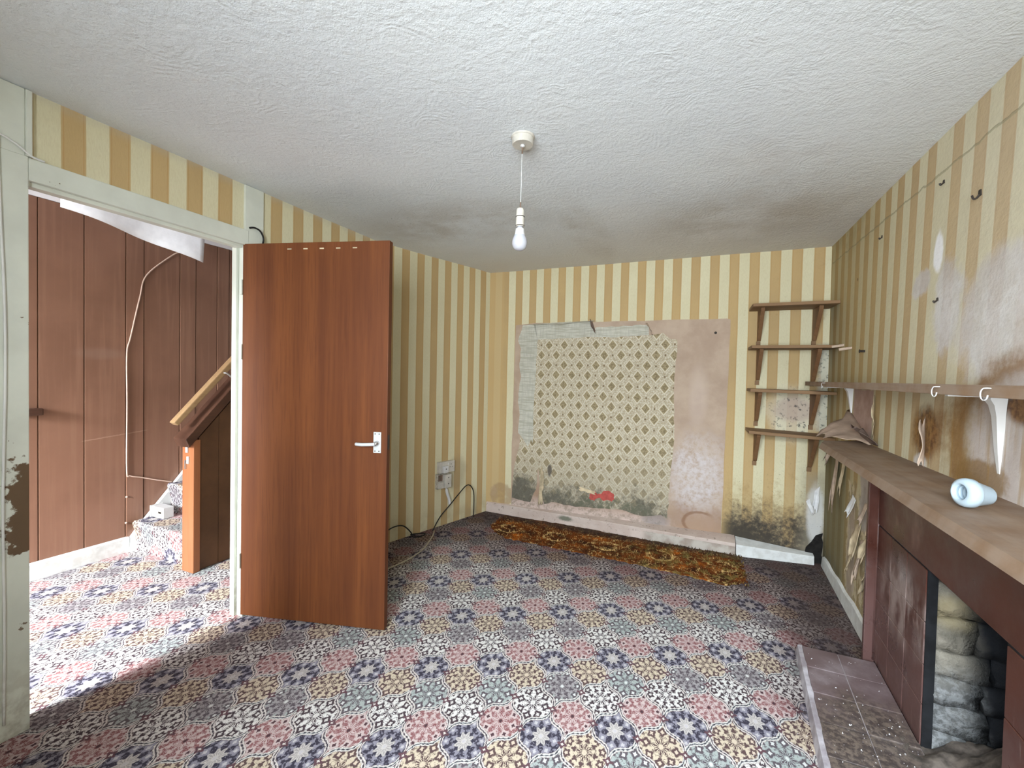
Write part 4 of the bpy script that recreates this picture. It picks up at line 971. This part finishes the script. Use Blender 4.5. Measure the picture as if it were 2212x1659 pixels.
# ------------------------------------------------------------------ fireplace: surround of glazed tiles, lintel, firebox
SF = lambda y: 0.6346 + 0.0497 * y          # x of the surround's face at floor level
fp = tag(empty('fireplace', (0.75, 1.63, 0)), 'red-brown tiled fireplace surround with a sooty stone firebox', 'fireplace'); f0 = Vector(fp.location)
def frel(mb_): mb_.v = [tuple(Vector(p) - f0) for p in mb_.v]; return mb_
def slab(y0, y1, z0, z1, proud=0.0, thick=0.026, z0b=None, z1b=None):
    z0b = z0 if z0b is None else z0b; z1b = z1 if z1b is None else z1b
    xf0, xf1 = SF(y0) - proud, SF(y1) - proud
    return frel(MB().hexa([(xf0, y0, z0), (xf1, y1, z0b), (xf1 + thick + proud, y1, z0b), (xf0 + thick + proud, y0, z0)], [(xf0, y0, z1), (xf1, y1, z1b), (xf1 + thick + proud, y1, z1b), (xf0 + thick + proud, y0, z1)]))
ZL = 0.632
slab(1.842, 2.356, 0.0, ZL, -0.003, 0.03).build('jamb_backing', MT['soot'], fp)
slab(0.88, 1.405, 0.0, ZL, -0.003, 0.03).build('jamb_backing', MT['soot'], fp)
zr = [0.032, 0.172, 0.308, 0.452, 0.628]
def tiles(y0, y1, cols):
    ys = [y0 + (y1 - y0) * k / cols for k in range(cols + 1)]
    for a in range(cols):
        for b in range(len(zr) - 1):
            slab(ys[a] + 0.0012, ys[a + 1] - 0.0012, zr[b] + 0.0012, zr[b + 1] - 0.0012, random.uniform(0, 0.001), 0.012).build('tile', MT['redt'], fp, bevel=0.0015, seg=1)
tiles(1.846, 2.330, 3); tiles(0.885, 1.402, 3)
# glossy rounded edge strip on the far side and the lintel slab carried across
frel(MB().tube([(SF(2.343) + 0.004, 2.343, 0.03), (SF(2.343) + 0.004, 2.343, 0.9165)], 0.0125, 12)).build('edge_bead', MT['redt'], fp, smooth=True)
slab(0.87, 2.332, 0.634, 0.9165, 0.001, 0.05).build('lintel', MT['redt'], fp, bevel=0.004)
frel(MB().box(0.715, 0.795, 2.335, 2.356, 0.0, 0.9165)).build('side_return', MT['redt'], fp, bevel=0.003)
# firebox of rough stones
rng = random.Random(4)
z = 0.0; row = 0
while z < 0.66:
    h = rng.uniform(0.075, 0.12); x = 0.752
    while x < 1.10:
        w = rng.uniform(0.09, 0.15); 
        m = MB(); q = 5
        cx, cy, cz = x + w / 2, 1.885, z + h / 2
        bm = bmesh.new(); bmesh.ops.create_cube(bm, size=1.0); bmesh.ops.subdivide_edges(bm, edges=bm.edges[:], cuts=2, use_grid_fill=True)
        me = bpy.data.meshes.new('stone')
        for v in bm.verts:
            c = v.co; c2 = Vector(c); 
            l = max(abs(c.x), abs(c.y), abs(c.z)); rr = c.length / 0.86
            k = 1 - 0.16 * max(0, rr - 0.58)
            p = Vector((c.x * w * 1.0, c.y * 0.075, c.z * h)) * k
            p += Vector([mnoise.noise(Vector((cx + c.x * 3 + i * 7, cz + c.z * 3, c.y * 3 + row))) for i in range(3)]) * 0.015 + Vector([mnoise.noise(Vector((cx * 3 + c.x * 8 + i * 5, cz + c.z * 8, c.y * 8))) for i in range(3)]) * 0.006
            v.co = p
        for fc in bm.faces: fc.smooth = True
        bm.to_mesh(me); bm.free(); me.materials.append(MT['stone'])
        o = bpy.data.objects.new('stone', me); COL.objects.link(o); o.parent = fp; o.location = Vector((cx, cy, cz)) - f0
        x += w + 0.006
    z += h + 0.005; row += 1
# sooty back and near cheek, throat and floor of the firebox
frel(MB().box(1.10, 1.16, 1.30, 1.95, 0, 0.72).box(0.752, 1.12, 1.34, 1.378, 0, 0.72).box(0.752, 1.16, 1.34, 1.95, 0.70, 0.74)).build('firebox_back', MT['soot'], fp)
frel(MB().box(0.752, 0.775, 1.926, 1.955, 0, 0.70).box(0.752, 1.16, 1.926, 1.95, 0, 0.72)).build('mortar', MT['soot'], fp)
def ashf(u, v):
    x = 0.66 + u * 0.44; y = 1.40 + v * 0.45
    hgt = 0.04 + 0.15 * math.exp(-((x - 0.90) / 0.10) ** 2 - ((y - 1.68) / 0.14) ** 2) + 0.03 * mnoise.noise(Vector((x * 16, y * 16, 0))) + 0.012 * mnoise.noise(Vector((x * 50, y * 50, 3)))
    if u == 0 : hgt = 0.030
    return (x, y, max(0.028, hgt))
am = frel(MB().grid(ashf, 30, 30)).build('ash_heap', MT['ash'], fp, smooth=True); am['kind'] = 'stuff'

# hearth of quarry tiles with a worn pale kerb
he = tag(empty('hearth', (0.58, 1.6, 0)), 'raised hearth of dusty purple quarry tiles with a worn pale edge', 'hearth'); h0 = Vector(he.location)
HX = lambda y: 0.458 + 0.084 * (y - 2.288)
HZ = 0.042
def hrel(mb_): mb_.v = [tuple(Vector(p) - h0) for p in mb_.v]; return mb_
yy0, yy1 = 0.86, 2.298
hrel(MB().hexa([(HX(yy0) + 0.008, yy0, 0), (HX(yy1) + 0.008, yy1 - 0.004, 0), (SF(yy1) - 0.004, yy1 - 0.004, 0), (SF(yy0) - 0.004, yy0, 0)], [(HX(yy0) + 0.008, yy0, HZ - 0.004), (HX(yy1) + 0.008, yy1 - 0.004, HZ - 0.004), (SF(yy1) - 0.004, yy1 - 0.004, HZ - 0.004), (SF(yy0) - 0.004, yy0, HZ - 0.004)])).build('hearth_bed', MT['grout'], he)
rows = [2.296, 2.140, 1.975, 1.812, 1.650, 1.488, 1.326, 1.165, 1.005, 0.86]
fr = [0.02, 0.50, 1.0]
rng = random.Random(9)
for k in range(len(rows) - 1):
    for c in range(2):
        a, b = rows[k + 1] + 0.002, rows[k] - 0.002
        def xx(y, t): x0 = HX(y) + 0.020; return x0 + (SF(y) - 0.004 - x0) * t
        t0, t1 = (0.0, 0.5) if c == 0 else (0.5, 1.0)
        dz = rng.uniform(-0.0012, 0.0012); g_ = 0.0014
        hrel(MB().hexa([(xx(a, t0) + g_, a, HZ - 0.012), (xx(a, t1) - g_, a, HZ - 0.012), (xx(b, t1) - g_, b, HZ - 0.012), (xx(b, t0) + g_, b, HZ - 0.012)], [(xx(a, t0) + g_, a, HZ + dz), (xx(a, t1) - g_, a, HZ + dz), (xx(b, t1) - g_, b, HZ + dz), (xx(b, t0) + g_, b, HZ + dz)])).build('tile', MT['tile'], he, bevel=0.0012, seg=1)
kb = MB(); nk = 30
for k in range(nk):
    ya_, yb_ = yy0 + (yy1 - yy0) * k / nk, yy0 + (yy1 - yy0) * (k + 1) / nk
    w0 = 0.020 + 0.003 * math.sin(k * 1.7) ; w1_ = 0.020 + 0.003 * math.sin((k + 1) * 1.7)
    kb.hexa([(HX(ya_) - 0.004, ya_, 0), (HX(yb_) - 0.004, yb_, 0), (HX(yb_) + w1_, yb_, 0), (HX(ya_) + w0, ya_, 0)], [(HX(ya_) + 0.004, ya_, HZ - 0.001), (HX(yb_) + 0.004, yb_, HZ - 0.001), (HX(yb_) + w1_, yb_, HZ + 0.001), (HX(ya_) + w0, ya_, HZ + 0.001)])
hrel(kb).build('kerb', MT['kerb'], he)
# crumbs of mortar and ash strewn on hearth and carpet
cr = MB(); rng = random.Random(12)
def crumb(x, y, zb, s):
    p = [(x + s * rng.uniform(-1, 1), y + s * rng.uniform(-1, 1), zb) for _ in range(3)]
    i = len(cr.v); cr.v += p + [(x + s * .2 * rng.uniform(-1, 1), y, zb + s * rng.uniform(0.7, 1.4))]
    cr.f += [(i, i + 1, i + 2), (i, i + 1, i + 3), (i + 1, i + 2, i + 3), (i + 2, i, i + 3)]
for _ in range(420):
    y = rng.uniform(1.0, 2.25); t = rng.random(); x = HX(y) + 0.03 + (SF(y) - 0.05 - HX(y)) * t
    if rng.random() < (0.25 if y > 1.95 else 0.9): crumb(x, y, HZ + 0.0014, rng.choice((0.0015, 0.002, 0.0025, 0.004)))
cro = cr.build('mortar_crumbs', MT['paperw']); cro['kind'] = 'stuff'; cro['label'] = 'pale mortar crumbs strewn over the hearth'; cro['category'] = 'crumbs'
cr = MB()
for _ in range(160):
    y = rng.uniform(1.0, 2.6); x = HX(y) - abs(rng.gauss(0, 0.10)) - 0.01
    crumb(x, y, 0.0005, rng.choice((0.0012, 0.0018, 0.0025)))
for _ in range(150): crumb(rng.uniform(-1.9, 0.35), rng.uniform(0.6, 2.8), 0.0005, rng.choice((0.001, 0.0015)))
cro = cr.build('carpet_crumbs', MT['paperw']); cro['kind'] = 'stuff'; cro['label'] = 'pale crumbs scattered on the carpet beside the hearth'; cro['category'] = 'crumbs'

# mantelpiece board
mp = tag(empty('mantelpiece', (0.68, 2.6, 0.945)), 'deep dusty wooden mantel board over the red fireplace surround', 'mantelpiece'); m0 = Vector(mp.location)
def mrel(mb_): mb_.v = [tuple(Vector(p) - m0) for p in mb_.v]; return mb_
MX = lambda y: 0.578 + (y - 2.636) * 0.040
mm = MB(); nk = 24; y_a, y_b = 2.75, 0.50
for k in range(nk):
    a, b = y_b + (y_a - y_b) * k / nk, y_b + (y_a - y_b) * (k + 1) / nk
    def F(y): return (MX(y) if y < 2.64 else MX(2.64) + (y - 2.64) * 1.75) + 0.0018 * mnoise.noise(Vector((y * 14, 0, 0)))
    mm.hexa([(F(a), a, 0.918), (F(b), b, 0.918), (right_x(b, .93) + 0.001, b, 0.918), (right_x(a, .93) + 0.001, a, 0.918)], [(F(a) + 0.012, a, 0.945), (F(b) + 0.012, b, 0.945), (right_x(b, .945) + 0.001, b, 0.945), (right_x(a, .945) + 0.001, a, 0.945)])
mrel(mm).build('mantel_board', MT['mantel'], mp)
# plastic cap lying on the mantel
cp = tag(empty('plastic_cap', (0.630, 1.405, 0.9465), (0, 0, 0)), 'pale blue-white threaded plastic cap lying on its side on the mantel', 'cap')
cax = empty('tmp', (0, 0, 0)); bpy.data.objects.remove(cax)
R = Matrix.Rotation(math.radians(16), 4, 'Z') @ Matrix.Rotation(math.radians(5), 4, 'Y')
def cap_build(prof, name, mat, cap=True, smooth=True):
    m = MB().lathe(prof, (0, 0, 0), 32, 'x', cap); m.v = [tuple((R @ Vector(p)) + Vector((0, 0, 0.0365))) for p in m.v]
    return m.build(name, mat, cp, smooth=smooth)
cap_build([(0.019, 0.030), (0.019, -0.024), (0.022, -0.027), (0.033, -0.020), (0.0355, -0.012), (0.0355, -0.002), (0.0335, 0.0), (0.0315, 0.003), (0.022, 0.036), (0.020, 0.039), (0.001, 0.039)], 'cap_body', MT['cupm'], cap=False)
for k in range(3): cap_build([(0.0192, -0.018 + k * 0.010), (0.0168, -0.015 + k * 0.010), (0.0192, -0.012 + k * 0.010)], 'thread', MT['cupshade'], False)  # inside uses a darker copy of the cap's plastic as painted shade
cap_build([(0.001, 0.030), (0.0188, 0.0301)], 'inner_wall', MT['cupshade'], False)

# ------------------------------------------------------------------ socket, plug and cables on the slanting wall
def nk_(s, z, off=0.0):
    u = (NA - NB).normalized(); nrm = Vector((-u.y, u.x)); nrm = nrm if nrm.x > 0 else -nrm
    p = NB + u * s + nrm * off; return (p.x, p.y, z)
so = tag(empty('wall_socket', nk_(0.50, 0.488), (0, 0, ang)), 'grimy white double wall socket on the striped wall behind the door', 'socket')
# local: x along the wall, -y? outward is the side facing the room
u = (NA - NB).normalized(); nrm = Vector((-u.y, u.x)); sgn = 1 if nrm.x > 0 else -1
def ybox(m, x0, x1, y0, y1, z0, z1): a, b = sorted((sgn * y0, sgn * y1)); return m.box(x0, x1, a, b, z0, z1)
ybox(MB(), -0.078, 0.078, -0.001, 0.030, -0.045, 0.043).build('back_box', MT['plastd'], so, bevel=0.003)
fpz = ybox(MB(), -0.080, 0.080, 0.030, 0.038, -0.047, 0.045).build('face_plate', MT['plastd'], so, bevel=0.002)
for cx in (-0.042,):
    for dx, dz, w_, h_ in ((0, 0.018, 0.004, 0.009), (-0.012, -0.004, 0.008, 0.004), (0.012, -0.004, 0.008, 0.004)):
        ybox(MB(), cx + dx - w_ / 2, cx + dx + w_ / 2, 0.0375, 0.0388, dz - h_ / 2, dz + h_ / 2).build('pin_slot', MT['dark'], fpz)
    ybox(MB(), cx + 0.024, cx + 0.036, 0.0375, 0.042, 0.015, 0.033).build('switch', MT['plast'], fpz, bevel=0.001)
pl2 = tag(empty('white_plug', nk_(0.53, 0.48), (0, 0, ang)), 'white plug pushed into the left side of the grimy wall socket', 'plug')
ybox(MB(), -0.028, 0.024, 0.039, 0.062, -0.035, 0.022).build('plug_body', MT['plast'], pl2, bevel=0.006)
ybox(MB(), -0.005, 0.005, 0.0615, 0.0632, -0.006, 0.002).build('fuse_slot', MT['dark'], pl2)
ad = tag(empty('lower_socket', nk_(0.525, 0.375), (0, 0, ang)), 'old grey surface box and adaptor below the white wall socket', 'socket')
ybox(MB(), -0.060, 0.068, 0.0, 0.028, -0.060, 0.060).build('back_box', MT['dustyw'], ad, bevel=0.004)
ybox(MB(), -0.056, 0.012, 0.028, 0.060, -0.055, 0.055).build('adaptor', MT['plastd'], ad, bevel=0.006)
ybox(MB(), 0.014, 0.066, 0.028, 0.046, -0.055, -0.004).build('blank_cover', MT['plastd'], ad, bevel=0.004)
ybox(MB(), 0.018, 0.060, 0.028, 0.031, 0.004, 0.054).build('open_cutout', MT['brownflex'], ad)
for dx, dz in ((-0.022, -0.02), (-0.022, 0.03)): ybox(MB(), dx - 0.004, dx + 0.004, 0.0595, 0.061, dz - 0.004, dz + 0.004).build('screw', MT['dark'], ad)
# buff cable tail hanging from the adaptor
bt = MB().tube([nk_(0.50, 0.318, .03), nk_(0.495, 0.27, .036), nk_(0.475, 0.215, .040), nk_(0.47, 0.175, .042)], [0.010, 0.010, 0.008, 0.012], 10)
tag(bt.build('cable_tail', MT['plast'], smooth=True), 'stubby white cable tail hanging out of the lower grey socket', 'cable')
# black flex: from the floor by the corner up in an arch, past the tail and down to the floor
c1 = MB().tube([nk_(0.205, 0.006, .05), nk_(0.20, 0.10, .05), nk_(0.215, 0.24, .055), nk_(0.29, 0.305, .06), nk_(0.40, 0.245, .066), nk_(0.485, 0.185, .070), nk_(0.58, 0.10, .055), nk_(0.66, 0.008, .060)], 0.0045, 8)
tag(c1.build('black_flex', MT['black'], smooth=True), 'black flex arching over the carpet edge below the wall socket', 'cable')
c2 = MB().tube([nk_(0.655, 0.010, .075), nk_(0.70, 0.006, .12), nk_(0.80, 0.006, .20), nk_(0.95, 0.006, .30), nk_(1.15, 0.006, .36), nk_(1.35, 0.006, .37)], 0.0048, 8)
tag(c2.build('buff_flex', MT['buff'], smooth=True), 'buff cable lying on the carpet running behind the open door', 'cable')
c3 = MB().tube([nk_(1.12, 0.09, .05), nk_(1.02, 0.125, .05), nk_(0.93, 0.115, .05), nk_(0.86, 0.05, .05), nk_(0.84, 0.008, .055), nk_(0.78, 0.007, .08), nk_(0.73, 0.007, .06), nk_(0.80, 0.02, .045), nk_(0.86, 0.03, .05)], 0.0045, 8)
tag(c3.build('coiled_flex', MT['black'], smooth=True), 'black flex looped on the carpet beside the open door edge', 'cable')
# cables on the frame
f1 = MB().tube([(-2.062, 0.56, 1.99), (-2.060, 0.605, 1.985), (-2.060, 0.64, 1.97), (-2.061, 0.672, 1.948), (-2.063, 0.705, 1.944)], 0.0035, 8)
tag(f1.build('frame_cable', MT['metalw'], smooth=True), 'white painted cable curving onto the top of the door frame', 'cable')
f2 = MB().tube([(-2.061, 0.597, 1.98), (-2.061, 0.604, 1.70), (-2.061, 0.611, 1.45), (-2.061, 0.612, 1.2), (-2.061, 0.606, 0.8), (-2.061, 0.608, 0.4), (-2.061, 0.606, 0.06)], 0.0035, 8)
tag(f2.build('stile_cable', MT['metalw'], smooth=True), 'cream painted cable running down the left door post', 'cable')
f3 = MB().tube([(-2.060, 1.428, 1.955), (-2.055, 1.45, 1.962), (-2.054, 1.48, 1.955), (-2.056, 1.500, 1.925), (-2.058, 1.497, 1.89), (-2.060, 1.488, 1.86)], 0.0042, 8)
tag(f3.build('black_frame_cable', MT['black'], smooth=True), 'short black cable looping over the door head above the door hinge side', 'cable')

# ------------------------------------------------------------------ strip of old orange carpet by the back wall
rng = random.Random(31)
base = [(-1.52, 3.40), (-1.515, 3.24), (-1.50, 3.10), (-1.42, 3.02), (-1.31, 2.945), (-1.1, 2.94), (-0.9, 2.935), (-0.72, 2.93), (-0.5, 2.925), (-0.3, 2.915), (-0.1, 2.90), (0.1, 2.875), (0.22, 2.87), (0.31, 2.955), (0.325, 3.1), (0.318, 3.25), (0.32, 3.365), (-0.3, 3.38), (-1.0, 3.425)]
poly = ragged(base, 0.025, 0.012, 17)
sm = MB().hexa([(x, y, 0.001) for x, y in poly], [(x, y, 0.010) for x, y in poly])
so_ = empty('carpet_offcut', (-0.6, 3.1, 0)); so_['label'] = 'strip of old orange and brown patterned carpet lying along the back skirting'; so_['category'] = 'carpet strip'
sm.v = [tuple(Vector(p) - Vector((-0.6, 3.1, 0))) for p in sm.v]
sm.build('carpet_base', MT['strip'], so_)
tf = MB()
for _ in range(5200):
    x = rng.uniform(-1.52, 0.33); y = rng.uniform(2.88, 3.37)
    lim = 2.945 + max(0, (-1.30 - x)) * 0.72 - max(0, x + 0.9) * 0.06
    if y < lim - 0.01: continue
    a = rng.uniform(0, 2 * PI); h = rng.uniform(0.008, 0.02); w = 0.004
    dx, dy = math.cos(a) * w, math.sin(a) * w; ox, oy = rng.uniform(-.008, .008), rng.uniform(-.008, .008)
    X, Y = x + 0.6, y - 3.1
    tf.quad((X - dx, Y - dy, 0.0095), (X + dx, Y + dy, 0.0095), (X + ox, Y + oy, 0.0095 + h))
t_ = tf.build('shag_pile', MT['strip'], so_); t_['kind'] = 'stuff'
# frayed edge of the fitted carpet along the strip
bpy.context.view_layer.update()
